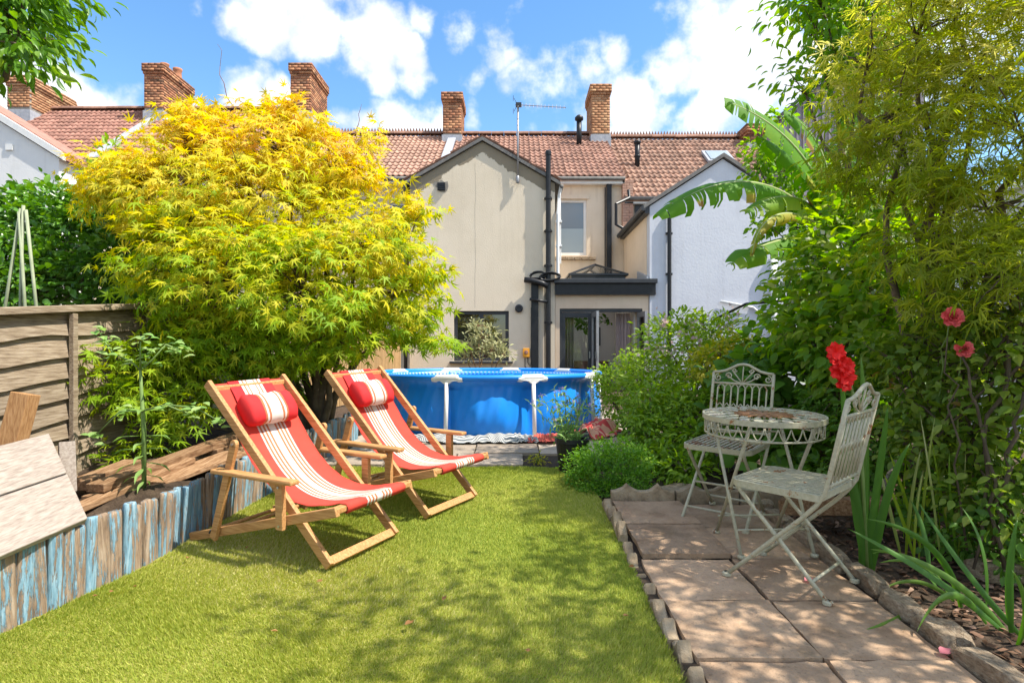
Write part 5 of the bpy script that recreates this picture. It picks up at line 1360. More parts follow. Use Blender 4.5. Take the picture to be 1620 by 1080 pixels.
def E(px, py, d, r, rz=None, ry=None):
    p = P(px, py, d); return (p.x, p.y, p.z, r, ry or r, rz or r)
def tree_limbs(parent, base, targets, r0, mat, twig_r=.008, fork=.35, name='trunk', n_twigs=0, tips=None):
    mb = MB()
    b = Vector(base)
    for k, t in enumerate(targets):
        t = Vector(t[:3]); limb(mb, b+Vector((random.uniform(-.05,.05), random.uniform(-.05,.05), -.05)), t, r0*random.uniform(.7, 1), twig_r, .08, 7, 8, .035)
    if tips is not None and n_twigs:
        TT = np.array([t[:3] for t in targets])
        for i in rng.choice(len(tips), min(n_twigs, len(tips)), replace=False):
            j = np.argmin(np.linalg.norm(TT-tips[i], axis=1)); limb(mb, TT[j], tips[i], twig_r*.8, .0022, .1, 4, 4, .05)
    return mb.build(name, mat, parent, smooth=True, fix=False)

# ---- golden maple ------------------------------------------------
mt_ = empty('maple_tree', (-1.95, 5.75, .35), 'large golden japanese maple spreading over the deck chairs and fence', 'tree')
ml = [E(405,345,5.7,.95,.66), E(300,300,5.6,.62,.46), E(215,318,5.7,.44,.34), E(330,235,5.8,.38,.28), E(450,245,5.8,.5,.42), E(525,270,5.9,.38,.34),
      E(560,420,5.4,.68,.56), E(625,462,5.4,.44,.42), E(480,460,5.05,.72,.58), E(360,450,5.0,.64,.52), E(275,410,5.2,.46,.42), E(430,545,5.25,.44,.28),
      E(540,530,5.25,.4,.22), E(650,520,5.5,.24,.14), E(320,530,5.0,.34,.26), E(545,235,5.9,.18,.14), E(290,190,5.8,.16,.12), E(480,190,5.8,.2,.12), E(170,270,5.7,.26,.18), E(240,262,5.7,.22,.14), E(620,345,5.6,.2,.18), E(225,225,5.7,.14,.06), E(385,172,5.8,.14,.07), E(585,215,5.9,.1,.07), E(660,330,5.6,.12,.06), E(140,300,5.6,.12,.07), E(700,425,5.4,.12,.1), E(565,290,5.7,.2,.15), E(695,545,5.4,.12,.07), E(640,300,5.7,.08,.05), E(450,165,5.8,.12,.07), E(320,178,5.8,.14,.07)]
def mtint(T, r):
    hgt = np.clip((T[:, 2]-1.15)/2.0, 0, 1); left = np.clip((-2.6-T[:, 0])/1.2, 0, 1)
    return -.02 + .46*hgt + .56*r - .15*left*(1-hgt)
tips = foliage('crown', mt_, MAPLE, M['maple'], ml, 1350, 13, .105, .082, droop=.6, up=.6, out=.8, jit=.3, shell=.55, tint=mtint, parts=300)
tree_limbs(mt_, (-1.85, 5.75, .3), [ml[i] for i in (0,1,2,4,6,7,8,9,10,11,12,5)], .055, M['maple_bark'], .012, n_twigs=260, tips=tips)
# low green sprays to the left, in the shade of the crown
ll = [E(250,575,4.75,.34,.16), E(200,620,4.55,.28,.12), E(280,650,4.7,.3,.14), E(170,560,4.5,.22,.08), E(240,700,4.6,.28,.1), E(320,600,5.0,.3,.2), E(215,735,4.5,.18,.08), E(300,560,5.0,.3,.2), E(420,600,5.5,.35,.2), E(130,590,4.4,.13,.05)]
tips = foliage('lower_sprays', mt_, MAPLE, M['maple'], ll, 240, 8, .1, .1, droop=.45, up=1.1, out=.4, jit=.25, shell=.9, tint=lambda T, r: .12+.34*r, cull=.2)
tree_limbs(mt_, (-1.9, 5.7, .35), ll[:8], .02, M['maple_bark'], .005, name='low_branches')
tw = MB()
for (a, b) in (((372,210,5.7),(344,70,5.9)), ((470,190,5.8),(455,130,5.9)), ((560,235,5.9),(572,165,5.9)), ((300,230,5.7),(228,120,5.7)), ((330,210,5.7),(285,150,5.7))):
    limb(tw, P(*a), P(*b), .006, .0015, .03, 5, 8, .03)
tw.build('bare_shoots', M['stem_red'], mt_)

# ---- laurel hedge bush behind the fence -------------------------
lb_ = empty('laurel_bush', (-5.0, 6.3, .2), 'dark glossy laurel bush showing above the fence at left', 'bush')
lob = [E(60,390,6.3,.6,.5), E(150,400,6.2,.5,.55), E(-10,400,6.3,.6,.5), E(200,440,6.0,.4,.45), E(110,340,6.4,.45,.3), E(30,335,6.4,.35,.25), E(90,460,6.0,.7,.4), E(230,400,6.1,.3,.5)]
tips = foliage('crown', lb_, OV, M['laurel'], lob, 1100, 9, .095, .08, droop=.1, up=.8, out=.6, jit=.4, tint=lambda T, r: r*.9)
tree_limbs(lb_, (-5.0, 6.3, .1), lob[:5], .04, M['bark_wood'], n_twigs=40, tips=tips)
# pale sprig above the maple shoulder at left
sp_ = empty('sapling', (-3.9, 6.9, .2), 'pale slender sapling rising between the laurel and the maple', 'sapling')
sl1 = [E(182,255,6.9,.14,.22), E(175,285,6.9,.2,.15)]
tips = foliage('crown', sp_, OVN, M['lime_leaf'], sl1, 40, 5, .12, .05, droop=-.2, tint=lambda T, r: .4+.6*r)
tree_limbs(sp_, (-3.9, 6.9, .1), [P(183,230,6.9), P(170,270,6.9)], .02, M['stem_red'], .005)

# ---- branch overhanging at the top left --------------------------
ab_ = empty('ash_tree', (-4.6, 3.6, 0), 'leafy branches of a tree hanging in at the top left corner', 'tree')
al = [E(14,22,3.3,.22,.3), E(34,72,3.2,.17,.16), E(59,57,3.3,.08,.1), E(39,-3,3.3,.2,.09), E(94,-10,3.4,.09,.04), E(-46,22,3.3,.35,.45), E(4,112,3.1,.06,.08), E(-66,-68,3.3,.6,.4), E(14,-118,3.4,.4,.2), E(-6,197,3.0,.045,.07), E(74,80,3.3,.05,.05)]
tips = foliage('crown', ab_, OVN, M['ash'], al, 300, 11, .085, .075, droop=.75, up=.5, out=.3, jit=.4, shell=.8, cull=.3, tint=lambda T, r: r, parts=120)
tree_limbs(ab_, (-4.6, 3.6, 0), [al[i] for i in (0,1,3,5,7,8)], .09, M['bark_wood'], .008, n_twigs=90, tips=tips)

# ---- caper spurge -------------------------------------------------
eb = P(228,788,3.62); eb.z = gz(3.6)+.2
eu = empty('spurge_plant', eb, 'tall caper spurge with one straight stem growing behind the blue logs', 'plant')
et = P(222,585,3.55); ct_ = P(225,650,3.56)
q = MB(); q.tube([eb, eb.lerp(et, .5)+Vector((.01,0,0)), et], [.014,.013,.008], 8); q.build('stem', M['stem_green'], eu, smooth=True)
BL = leaf_ovate(.2, .02, -.18)
def leaf_at(parent, p, ax, nm, s, tint, mat, base, name='leaf'):
    me = bpy.data.meshes.new(name); me.from_pydata((base[0]*s).tolist(), [], base[1].tolist())
    a = me.attributes.new('tint', 'FLOAT', 'POINT'); a.data.foreach_set('value', np.full(len(base[0]), tint, dtype=np.float32)); me.materials.append(mat)
    me.polygons.foreach_set('use_smooth', [True]*len(me.polygons))
    F_ = frames(np.array([ax], float), np.array([nm], float))[0]; Mx = Matrix.Identity(4)
    for i in range(3):
        for j in range(3): Mx[i][j] = F_[i, j]
        Mx[i][3] = p[i]
    return inst(name, me, Mx, parent)
for k in range(9):
    t = .06+k*.052; p = eb.lerp(et, t)
    for j in range(2):
        a = (k % 2)*math.pi/2 + j*math.pi + .25
        leaf_at(eu, p, (math.cos(a), math.sin(a), -.02 if k > 4 else -.25), (0,0,1), .16 if k > 2 else .12, .35+.4*random.random(), M['spurge'], BL)
for j in range(4):
    a = j*math.pi/2+.4; leaf_at(eu, ct_, (math.cos(a), math.sin(a), .05), (0,0,1), .13, .6, M['spurge'], leaf_ovate(.32))
br_ = MB(); ends = []
for (a, b, mid) in ((ct_, P(150,690,3.5), P(190,650,3.5)), (ct_, P(300,655,3.55), P(262,640,3.55)), (et, P(180,560,3.5), P(205,570,3.52)), (et, P(262,545,3.55), P(240,570,3.55)), (et, P(222,540,3.5), P(222,560,3.5)), (P(262,640,3.55), P(345,665,3.6), P(310,645,3.6)), (P(262,545,3.55), P(285,560,3.6), P(275,550,3.6)), (P(180,560,3.5), P(160,530,3.5), P(165,540,3.5))):
    br_.tube([a, mid, b], [.006,.005,.003], 6); ends += [(mid, .8), (b, 1)]
br_.build('branches', M['stem_green'], eu, smooth=True)
SPG = leaf_ovate(.62)
for (p, s) in ends:
    for k in range(7):
        a = k*2.4; leaf_at(eu, Vector(p)+Vector((random.gauss(0,.025), random.gauss(0,.02), random.gauss(0,.02))), (math.cos(a), math.sin(a), random.uniform(-.3,.4)), (.2*math.cos(a),-.3,1), .065*s*random.uniform(.8,1.2), random.uniform(.4,1), M['spurge'], SPG)

# ---- shrubs at the middle right ----------------------------------
def bush(name, label, base, lobes, leaf, mat, tips_, per, size, spread, stem='bark_wood', r0=.02, cat='bush', flowers=None, nt_=40, **k):
    b = empty(name, base, label, cat)
    tp = foliage('crown', b, leaf, M[mat], lobes, tips_, per, size, spread, **k)
    tree_limbs(b, base, [lobes[i] for i in range(min(len(lobes), 9))], r0, M[stem], .005, n_twigs=nt_, tips=tp, name='stems')
    if flowers:
        fm, n, s, sel, base_ = flowers
        i = rng.choice(np.nonzero(sel(tp))[0], n); T = np.repeat(tp[i], 7, 0) + rng.normal(size=(n*7, 3))*s*1.1
        T += unit(np.array([0,0,1.2])-T)*.05
        ax = rng.normal(size=(n*7, 3)); ax[:, 2] += .3; nm = unit(np.array([0,0,1.2])-T) + rng.normal(size=T.shape)*.5
        scatter('blossom', b, base_, T, frames(ax, nm), s*rng.uniform(.7, 1.3, n*7), rng.random(n*7), M[fm])
    return b
M['pink_fl'] = leafmat('pale_pink_blossom', [(0,(.5,.32,.36)),(1,(.68,.55,.52))], .3, .6, .2)
M['white_fl'] = leafmat('white_blossom', [(0,(.55,.55,.5)),(1,(.75,.74,.7))], .3, .6, .2)
M['mauve_fl'] = leafmat('mauve_flower', [(0,(.32,.22,.5)),(1,(.5,.4,.66))], .3, .6, .2)
PET = leaf_simple(.75, .12)
bush('flowering_bush', 'tall bush with pale pink blossom against the white wall', (2.0, 6.5, gz(6.5)),
     [E(1090,560,6.4,.42,.36), E(1060,540,6.5,.3,.26), E(1125,530,6.5,.32,.24), E(1035,600,6.4,.3,.3), E(1150,580,6.3,.35,.35), E(1085,505,6.6,.2,.12), E(1100,620,6.0,.4,.3)], OVN, 'lime_leaf', 500, 9, .078, .06, droop=.05, tint=lambda T, r: .2+r*.8,
     flowers=('pink_fl', 34, .045, lambda p: (p[:, 1] < 6.5) & (p[:, 2] > 1.0), PET))
bush('golden_bush', 'yellow leaved bush just right of the pink blossom bush', (1.95, 5.7, gz(5.7)),
     [E(1140,565,5.7,.24,.15), E(1115,580,5.6,.15,.12), E(1170,545,5.8,.2,.14), E(1180,590,5.7,.2,.16)], OV, 'gold_leaf', 190, 8, .06, .05, tint=lambda T, r: r)
bush('box_bush', 'pale green bush growing right against the pool side', (1.35, 7.0, gz(7)),
     [E(985,610,7.0,.26,.3), E(1010,620,6.8,.28,.3), E(975,640,7.0,.22,.25), E(1030,650,6.6,.26,.25), E(955,600,7.1,.14,.16), E(1000,575,7.1,.16,.16)], SM, 'lime_leaf', 430, 9, .048, .045, tint=lambda T, r: .2+r*.75)
bush('fern_border', 'mixed green perennials behind the parsley like herb bush', (1.3, 5.3, gz(5.3)),
     [E(1040,690,5.3,.26,.2), E(1080,660,5.5,.26,.24), E(1030,640,5.6,.2,.2), E(1110,700,5.0,.22,.16), E(1060,725,4.9,.24,.12), E(1120,640,5.6,.25,.25), E(1150,690,5.1,.2,.2), E(1010,670,5.4,.14,.16), E(1085,745,4.6,.16,.08)], OVN, 'lime_leaf', 500, 9, .075, .055, tint=lambda T, r: r*.8)
hb_ = bush('herb_bush', 'low dense bright green herb bush at the corner of lawn and patio', (.66, 4.55, gz(4.5)),
     [E(955,745,4.55,.2,.16), E(925,760,4.5,.13,.12), E(990,740,4.6,.19,.17), E(1005,765,4.4,.12,.1), E(945,720,4.7,.15,.11), E(985,712,4.75,.15,.1), E(955,775,4.4,.14,.07), E(915,735,4.6,.1,.1), E(1015,735,4.6,.1,.1)], SM, 'herb', 950, 9, .026, .026, droop=-.15, up=.7, out=.6, jit=.4, r0=.006, stem='stem_green', tint=lambda T, r: r, zmin=gz(4.3)+.02)
bush('hollyhock', 'dark broad leaved plants standing behind the bistro table', (2.1, 4.9, gz(4.9)),
     [E(1240,640,4.9,.28,.34), E(1200,600,5.2,.26,.24), E(1290,600,4.9,.28,.3), E(1270,700,4.6,.26,.22), E(1210,560,5.3,.25,.2), E(1320,660,4.7,.24,.3), E(1230,720,4.5,.24,.16), E(1180,660,5.1,.18,.24)], leaf_ovate(.85, .06), 'mid_leaf', 230, 5, .135, .09, droop=.3, tint=lambda T, r: .1+r*.8, stem='stem_green')
bush('deutzia_bush', 'tall arching shrub with pointed leaves between banana plant and rose bush', (2.45, 4.6, gz(4.6)),
     [E(1310,430,4.7,.36,.3), E(1255,480,4.8,.2,.2), E(1350,380,4.6,.36,.36), E(1390,470,4.3,.38,.34), E(1290,520,4.6,.34,.24), E(1420,410,4.2,.34,.3), E(1370,330,4.7,.3,.2), E(1330,560,4.4,.32,.22), E(1450,520,4.0,.34,.3)], OV, 'deutzia', 520, 7, .104, .075, droop=.35, up=.8, out=.5, jit=.4, shell=.6, r0=.03, nt_=160, parts=200,
     flowers=('white_fl', 22, .04, lambda p: p[:, 2] > 1.5, PET), tint=lambda T, r: .15+.85*r)
rb = bush('rose_bush', 'dark rose bush at the right edge carrying two coral blooms', (2.6, 3.3, gz(3.3)),
     [E(1500,560,3.4,.3,.26), E(1570,600,3.2,.28,.3), E(1450,620,3.5,.26,.26), E(1540,690,3.2,.28,.24), E(1600,500,3.2,.28,.28), E(1470,700,3.4,.22,.2), E(1600,760,3.0,.26,.2), E(1530,780,3.1,.2,.14), E(1640,640,3.0,.3,.4), E(1420,560,3.7,.25,.22)], OV, 'rose_leaf', 540, 7, .066, .075, droop=.3, shell=.8, cull=.4, r0=.014, nt_=170, parts=120, tint=lambda T, r: r)
cq = MB()
for (a, b, r_) in (((1650,470,3.0),(1470,700,3.25),.011), ((1640,560,2.95),(1440,740,3.3),.009), ((1600,520,3.05),(1540,900,2.9),.012), ((1590,900,2.85),(1520,560,3.05),.010), ((1610,820,2.9),(1400,600,3.6),.008), ((1570,860,2.9),(1620,620,2.9),.013), ((1530,870,3.0),(1500,520,3.1),.006)):
    limb(cq, P(*a), P(*b), r_, r_*.55, .06, 7, 9, .03)
cq.build('canes', M['maple_bark'], rb, smooth=True)
# rose blooms
M['rose'] = nmat('coral_rose_petal', [(.72,.09,.10),(.82,.17,.17)], 8, .6, .1); M['glad'] = nmat('scarlet_petal', [(.72,.008,.008),(.82,.02,.015)], 8, .5, .1)
def petal_mesh(mb, c, a, tilt_, L, w, curl, ruff=.0, face=Vector((0,-1,0))):
    f = face.normalized(); x = f.orthogonal().normalized(); y = f.cross(x)
    rd_ = x*math.cos(a)+y*math.sin(a); sd = -x*math.sin(a)+y*math.cos(a)
    nu, nv = 5, 6; vs = []
    for i in range(nu+1):
        t = i/nu
        for j in range(nv+1):
            s = (j/nv-.5)*2; ww = w*math.sin(math.pi*min(1, .12+.75*t))**.7
            th_ = tilt_ + curl*t
            p = c + rd_*(L*t*math.sin(th_)) + f*(L*t*math.cos(th_)) + sd*(s*ww*.5) + f*(.25*ww*s*s*.6) + (rd_*math.sin(j*2.1+i)+f*math.cos(j*1.7))*ruff*t*L
            vs.append(p)
    o = len(mb.v); mb.v += [tuple(v) for v in vs]
    for i in range(nu):
        for j in range(nv): mb.f.append((o+i*(nv+1)+j, o+(i+1)*(nv+1)+j, o+(i+1)*(nv+1)+j+1, o+i*(nv+1)+j+1)); mb.m.append(0)
for (px, py, d, s, lab) in ((1506,503,3.05,.052,'upper coral rose bloom on the dark rose bush'), (1524,553,3.05,.045,'lower coral rose bloom on the dark rose bush')):
    c = P(px, py, d); fr = empty('rose_bloom', c, lab, 'flower', 'coral rose blooms')
    for ring, (n, tl, L, w, cu) in enumerate(((6, 1.0, 1.05, 1.0, .25), (6, .7, .98, .95, .2), (6, .45, .9, .85, .1), (5, .25, .8, .7, .0), (4, .1, .7, .5, 0))):
        for k in range(n):
            pm_ = MB(); petal_mesh(pm_, c, 2*math.pi*(k+.35*ring)/n, tl, s*L, s*w, cu, .05, Vector((-.35,-1,.25))); pm_.build('petal', M['rose'], fr, smooth=True, fix=False)
    q = MB(); limb(q, c+Vector((0,.02,-.02)), c+Vector((.08,.25,-.5)), .003, .004, .05, 6, 6); q.build('stem', M['stem_green'], fr, smooth=True)

# ---- gladiolus ------------------------------------------------------
def blade(parent, pts, w, mat, tint=.5, name='leaf', roll=0, fold=.25, n=14):
    pts = [Vector(p) for p in pts]
    def cur(t):
        k = len(pts)-1
        if k == 2: return pts[0]*(1-t)**2 + pts[1]*2*t*(1-t) + pts[2]*t*t
        return bez(pts[0], pts[1], pts[2], pts[3], t)
    V_ = []; 
    for i in range(n+1):
        t = i/n; p = cur(t); tg = (cur(min(1, t+.02))-cur(max(0, t-.02))).normalized()
        sd = tg.cross(Vector((math.sin(roll), -math.cos(roll), .15)));  sd.normalize(); nm = sd.cross(tg)
        ww = w*(min(1, .55+t*2.2))*(1-t**3)**.8
        V_ += [p-sd*ww/2, p+nm*ww*fold, p+sd*ww/2]
    F_ = []
    for i in range(n):
        for k in (0, 1): F_ += [(i*3+k, i*3+k+1, (i+1)*3+k+1), (i*3+k, (i+1)*3+k+1, (i+1)*3+k)]
    ti = np.clip(np.repeat(np.linspace(tint-.1, tint+.1, n+1), 3), 0, 1)
    return np_mesh(name, np.array([tuple(v) for v in V_]), np.array(F_), ti, M[mat], parent, True)
gb_ = P(1372,838,2.95); gb_.z = gz(2.95)
gl = empty('gladiolus', gb_, 'gladiolus with a scarlet flower spike and sword leaves beside the front bistro chair', 'flower')
for (c1, e, w_, tn) in (((1340,700),(1330,590),.065,.35), ((1395,720),(1405,640),.055,.3), ((1372,700),(1362,560),.05,.5), ((1350,740),(1318,690),.05,.4), ((1400,760),(1440,700),.045,.4), ((1368,720),(1370,640),.05,.6)):
    blade(gl, [gb_+Vector((random.uniform(-.03,.03), random.uniform(-.02,.02), 0)), P(*c1, 2.92), P(*e, 2.88)], w_, 'blade', tn, roll=random.uniform(-.4,.4))
q = MB(); q.tube([gb_, P(1362,700,2.9), P(1345,600,2.86), P(1322,548,2.84)], [.009,.008,.006,.003], 8); q.build('stem', M['stem_green'], gl, smooth=True)
for k, (px, py) in enumerate(((1322,556),(1325,570),(1336,580),(1328,588),(1338,596),(1333,606))):
    c = P(px, py, 2.8+.01*(k % 2)); fl_ = MB()
    for j in range(6): petal_mesh(fl_, c, 2*math.pi*(j+.3*k)/6, .75 if j % 2 else .95, .045, .04, .35, .10, Vector((-.5+.3*(k % 3),-1,.1)))
    fl_.build('floret', M['glad'], gl, smooth=True, fix=False)

# ---- iris clump at the lower right ---------------------------------
ib_ = Vector((2.0, 2.75, gz(2.75)))
ir = empty('iris_clump', ib_, 'clump of long arching sword leaves spilling over the stone border', 'plant')
for (b0, c1, e, w_, tn) in (((1590,1000,2.45),(1480,905,2.5),(1340,835,2.6),.034,.45), ((1600,1010,2.45),(1500,880,2.5),(1375,868,2.6),.03,.7), ((1520,960,2.6),(1500,840,2.6),(1370,820,2.7),.028,.5),
                         ((1450,960,2.65),(1420,985,2.4),(1370,995,2.35),.03,.75), ((1560,985,2.5),(1500,890,2.4),(1450,1000,2.3),.03,.6), ((1620,1010,2.4),(1540,930,2.4),(1450,790,2.6),.026,.4),
                         ((1500,940,2.7),(1470,870,2.7),(1390,890,2.7),.022,.8), ((1510,950,2.7),(1450,900,2.7),(1400,930,2.7),.02,.85), ((1490,940,2.7),(1440,860,2.8),(1380,875,2.85),.02,.6),
                         ((1600,1000,2.4),(1590,900,2.4),(1610,820,2.4),.03,.4), ((1560,960,2.6),(1570,860,2.6),(1520,800,2.7),.026,.5), ((1610,1020,2.35),(1640,960,2.3),(1600,900,2.2),.03,.6), ((1470,900,2.75),(1465,830,2.8),(1440,790,2.9),.022,.4)):
    blade(ir, [P(*b0), P(*c1), P(*e)], w_, 'blade', tn, roll=random.uniform(-.6,.6), n=18)
# pale stalks under the rose bush
sk_ = empty('crocosmia_clump', (2.5, 3.35, gz(3.3)), 'thicket of yellow green upright stalks below the rose bush', 'plant')
for k in range(34):
    px = random.uniform(1420, 1620); d = random.uniform(3.0, 3.7); b0 = P(px, 0, d); b0.z = gz(d)
    top = P(px+random.uniform(-60, 30), random.uniform(640, 780), d-.05); mid = b0.lerp(top, .55)+Vector((random.uniform(-.03,.03),0,.02))
    blade(sk_, [b0, mid, top], random.uniform(.012,.026), 'deutzia', random.uniform(.45,1), name='stalk', roll=random.uniform(-1,1), n=7)
# stems and low plants in the right bed
bush('shade_plants', 'low leafy ground plants in the shade at the right bed', (2.3, 3.9, gz(3.9)),
     [E(1420,740,3.8,.22,.16), E(1460,780,3.6,.2,.12), E(1390,690,4.0,.22,.2), E(1340,740,4.1,.2,.12), E(1560,840,3.1,.2,.1), E(1600,880,2.9,.16,.1), E(1330,620,4.3,.24,.3), E(1500,820,3.3,.2,.1), E(1440,800,3.5,.16,.08), E(1580,790,3.1,.2,.14), E(1620,830,2.9,.2,.16), E(1390,640,4.0,.22,.2)], OV, 'mid_leaf', 440, 8, .06, .06, tint=lambda T, r: r, zmin=.16)
lg = MB(); lg.bar(P(1235,800,3.75), P(1400,800,3.45), .12, .09); tag(lg.build('timber_sleeper', M['old_wood'], bevel=.006), 'old timber sleeper lying behind the bistro table on the bark bed', 'timber')
for (a, b, lab) in (((1340,760,3.7),(1352,690,3.75),'split stake leaning behind the front bistro chair'), ((1400,775,3.6),(1425,725,3.75),'short broken board standing right of the gladiolus')):
    q = MB(); q.bar(P(*a), P(*b), .06, .025, up=(0,-1,0)); tag(q.build('wood_stake', M['grey_wood'], bevel=.003), lab, 'stake')

# ---- dissected-leaf tree and broadleaf tree, right ------------------
dt = empty('feathery_tree', (2.55, 3.7, gz(3.7)), 'feathery yellow green tree filling the upper right corner', 'tree')
dl = [E(1480,230,3.5,.5,.3), E(1560,330,3.3,.5,.35), E(1420,180,3.7,.4,.26), E(1540,120,3.5,.55,.28), E(1620,220,3.2,.5,.35), E(1600,440,3.1,.4,.3), E(1480,400,3.5,.4,.26), E(1370,110,3.8,.36,.24), E(1450,60,3.7,.45,.25), E(1660,60,3.4,.6,.4), E(1540,-60,3.6,.7,.4), E(1700,-80,3.2,.8,.5),
      E(1410,290,3.7,.26,.16), E(1700,420,3.0,.4,.4), E(1340,250,3.9,.2,.14), E(1520,490,3.3,.28,.16)]
def lanced(T, r): return .1+.62*r + .25*np.clip((T[:, 2]-1.9)/1.2, 0, 1)
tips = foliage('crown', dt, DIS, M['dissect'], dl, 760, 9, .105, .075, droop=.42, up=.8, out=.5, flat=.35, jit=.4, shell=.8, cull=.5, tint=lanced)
tree_limbs(dt, (2.62, 3.8, gz(3.7)), [dl[i] for i in (0,1,2,3,4,5,6,7,8,9,10)], .042, M['bark_wood'], .009, n_twigs=170, tips=tips)
br2 = empty('cherry_tree', (3.1, 5.0, gz(5)), 'broad leaved tree with hanging twigs left of the feathery tree', 'tree')
bl2 = [E(1290,50,4.9,.26,.2), E(1330,110,4.8,.26,.2), E(1262,110,5.0,.16,.14), E(1360,40,4.7,.36,.26), E(1300,10,4.9,.3,.2), E(1245,25,5.0,.16,.12), E(1275,150,4.9,.1,.08), E(1350,170,4.7,.18,.12), E(1330,-40,4.8,.5,.25), E(1400,-40,4.7,.4,.25), E(1390,80,4.6,.3,.2)]
tips = foliage('crown', br2, OVN, M['deutzia'], bl2, 250, 9, .10, .10, droop=.7, up=.5, out=.4, jit=.45, shell=.75, cull=.45, tint=lambda T, r: r*.85, parts=100)
tree_limbs(br2, (3.1, 5.0, gz(5)), [bl2[i] for i in (0,1,3,4,6,7,8,9,10)], .05, M['bark_wood'], .008, n_twigs=150, tips=tips)
# canopy over the patio to the right of the frame: throws the dappled shade on slabs and lawn
al2 = [(2.75,2.3,2.35,.5,.5,.3), (2.6,1.9,2.3,.4,.4,.25), (3.0,1.7,2.9,.55,.5,.35), (2.7,1.3,2.7,.5,.5,.3), (2.9,2.6,3.6,.5,.5,.3), (3.3,2.1,4.0,.6,.6,.4), (2.5,1.7,3.7,.4,.5,.25), (3.2,1.2,3.7,.6,.5,.4), (1.85,2.05,3.75,.4,.25,.12), (2.3,1.85,3.6,.35,.3,.15), (1.55,1.75,3.9,.35,.22,.12), (2.6,1.6,3.8,.35,.3,.15), (2.2,2.4,3.7,.32,.2,.12), (2.0,1.45,3.9,.4,.25,.12), (2.8,2.2,3.5,.35,.25,.15)]
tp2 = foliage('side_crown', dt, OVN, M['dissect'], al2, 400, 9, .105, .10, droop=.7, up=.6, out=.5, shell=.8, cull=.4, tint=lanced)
tree_limbs(dt, (2.62, 3.8, gz(3.7)), al2[:6], .03, M['bark_wood'], .008, n_twigs=60, tips=tp2, name='side_limbs')
# climber tangled over the banana
bush('climber', 'olive green climber hanging over the banana stems', (3.4, 5.6, gz(5.6)),
     [E(1215,235,6.2,.16,.14), E(1250,270,6.2,.2,.24), E(1200,265,6.2,.12,.12), E(1245,340,6.0,.18,.2), E(1215,355,6.1,.12,.12), E(1265,410,5.6,.18,.2), E(1230,190,6.4,.1,.1), E(1330,290,5.6,.22,.2), E(1300,370,5.4,.2,.16), E(1255,440,5.3,.12,.16)], OV, 'deutzia', 330, 7, .075, .07, droop=.5, tint=lambda T, r: r*.8, cat='climber', nt_=120)

# ---- banana ----------------------------------------------------------
bb = P(1305, 640, 5.9); bb.z = gz(5.9)
bn_ = empty('banana_plant', bb, 'banana plant with huge torn arching leaves in front of the white gable', 'plant')
q = MB(); q.tube([bb, bb.lerp(P(1300,400,5.9), .5)+Vector((.02,0,0)), P(1300,330,5.9)], [.11,.09,.06], 12); q.build('pseudostem', M['stem_green'], bn_, smooth=True)
def banana_leaf(pts, width, droopL, droopR, up, tears, tint0=.4, n=44, seed=1):
    r = random.Random(seed); pts = [Vector(p) for p in pts]
    cur = lambda t: bez(*pts, t)
    V_ = []; F_ = []; ti = []
    breaks = set(); 
    def side(sgn, droop):
        dr = droop; tlast = 0; gap = 0
        i = 0
        while i < n:
            L = r.choice((1, 2, 2, 3, 4, 6, 9)) if tears else n
            e = min(n, i+L); da = r.uniform(-.35, .7)*tears; sh = r.uniform(.78, 1.0) if tears else 1
            brown = r.random() < .16*tears; tv = r.uniform(-.14, .12)
            for a in range(i, e+1):
                t = a/n; p = cur(t); tg = (cur(min(1, t+.01))-cur(max(0, t-.01))).normalized()
                sd = tg.cross(up).normalized()*sgn; nm = (sd.cross(tg))*sgn
                if nm.z < 0: nm = -nm
                ww = width*.5*(math.sin(math.pi*min(1, .05+.9*t))**.55)*sh*(1-.0*t)
                shrink = .0 if not tears else (.012*(1 if a == i else -1 if a == e else 0))
                o = len(V_)
                for k in range(5):
                    s = k/4; an = droop+da*s + .5*s*droop
                    q = p + sd*(ww*s*math.cos(an*s)) - Vector((0,0,1))*(ww*s*math.sin(max(-.4, an*s))) + tg*(ww*.28*s+shrink*s)
                    V_.append(q); ti.append(min(1, max(0, tint0 + tv + r.uniform(-.03,.03) + (.5 if brown and k > 2 else 0) + .08*s)))
                if a > i:
                    for k in range(4): F_.extend([(o-5+k, o+k, o+k+1), (o-5+k, o+k+1, o-5+k+1)])
            i = e
    side(1, droopL); side(-1, droopR)
    lf_ = np_mesh('leaf', np.array([tuple(v) for v in V_]), np.array(F_), np.array(ti), M['banana'], bn_, True)
    q = MB(); q.tube([cur(t/20)-Vector((0,0,.008)) for t in range(21)], [.022*(1-.85*t/20) for t in range(21)], 7); q.build('midrib', M['lime_rib'], lf_, smooth=True)
M['lime_rib'] = nmat('pale_midrib', [(.3,.36,.14),(.42,.46,.22)], 8, .5, .1)
UPV = Vector((.0, -.35, 1))
banana_leaf([P(1300,360,5.9), P(1230,262,5.7), P(1130,270,5.3), P(1040,340,5.1)], .42, .25, .45, Vector((-.1,-.75,.9)), 1, .38, seed=3)
banana_leaf([P(1310,330,5.9), P(1280,230,5.8), P(1210,180,5.6), P(1146,158,5.5)], .33, .1, .55, Vector((.3,-.9,.5)), .3, .45, seed=5)
banana_leaf([P(1300,360,5.9), P(1260,380,5.5), P(1200,375,5.2), P(1157,418,5.0)], .34, .3, .5, Vector((-.1,-.7,.9)), 1, .5, seed=8)
banana_leaf([P(1310,340,5.9), P(1330,250,5.9), P(1350,180,6.0), P(1395,160,6.2)], .55, .3, .3, Vector((-.5,-1,.2)), .3, .1, seed=9)
banana_leaf([P(1305,340,5.9), P(1290,290,5.6), P(1250,240,5.3), P(1200,215,5.1)], .36, .5, .7, UPV, .8, .35, seed=12)
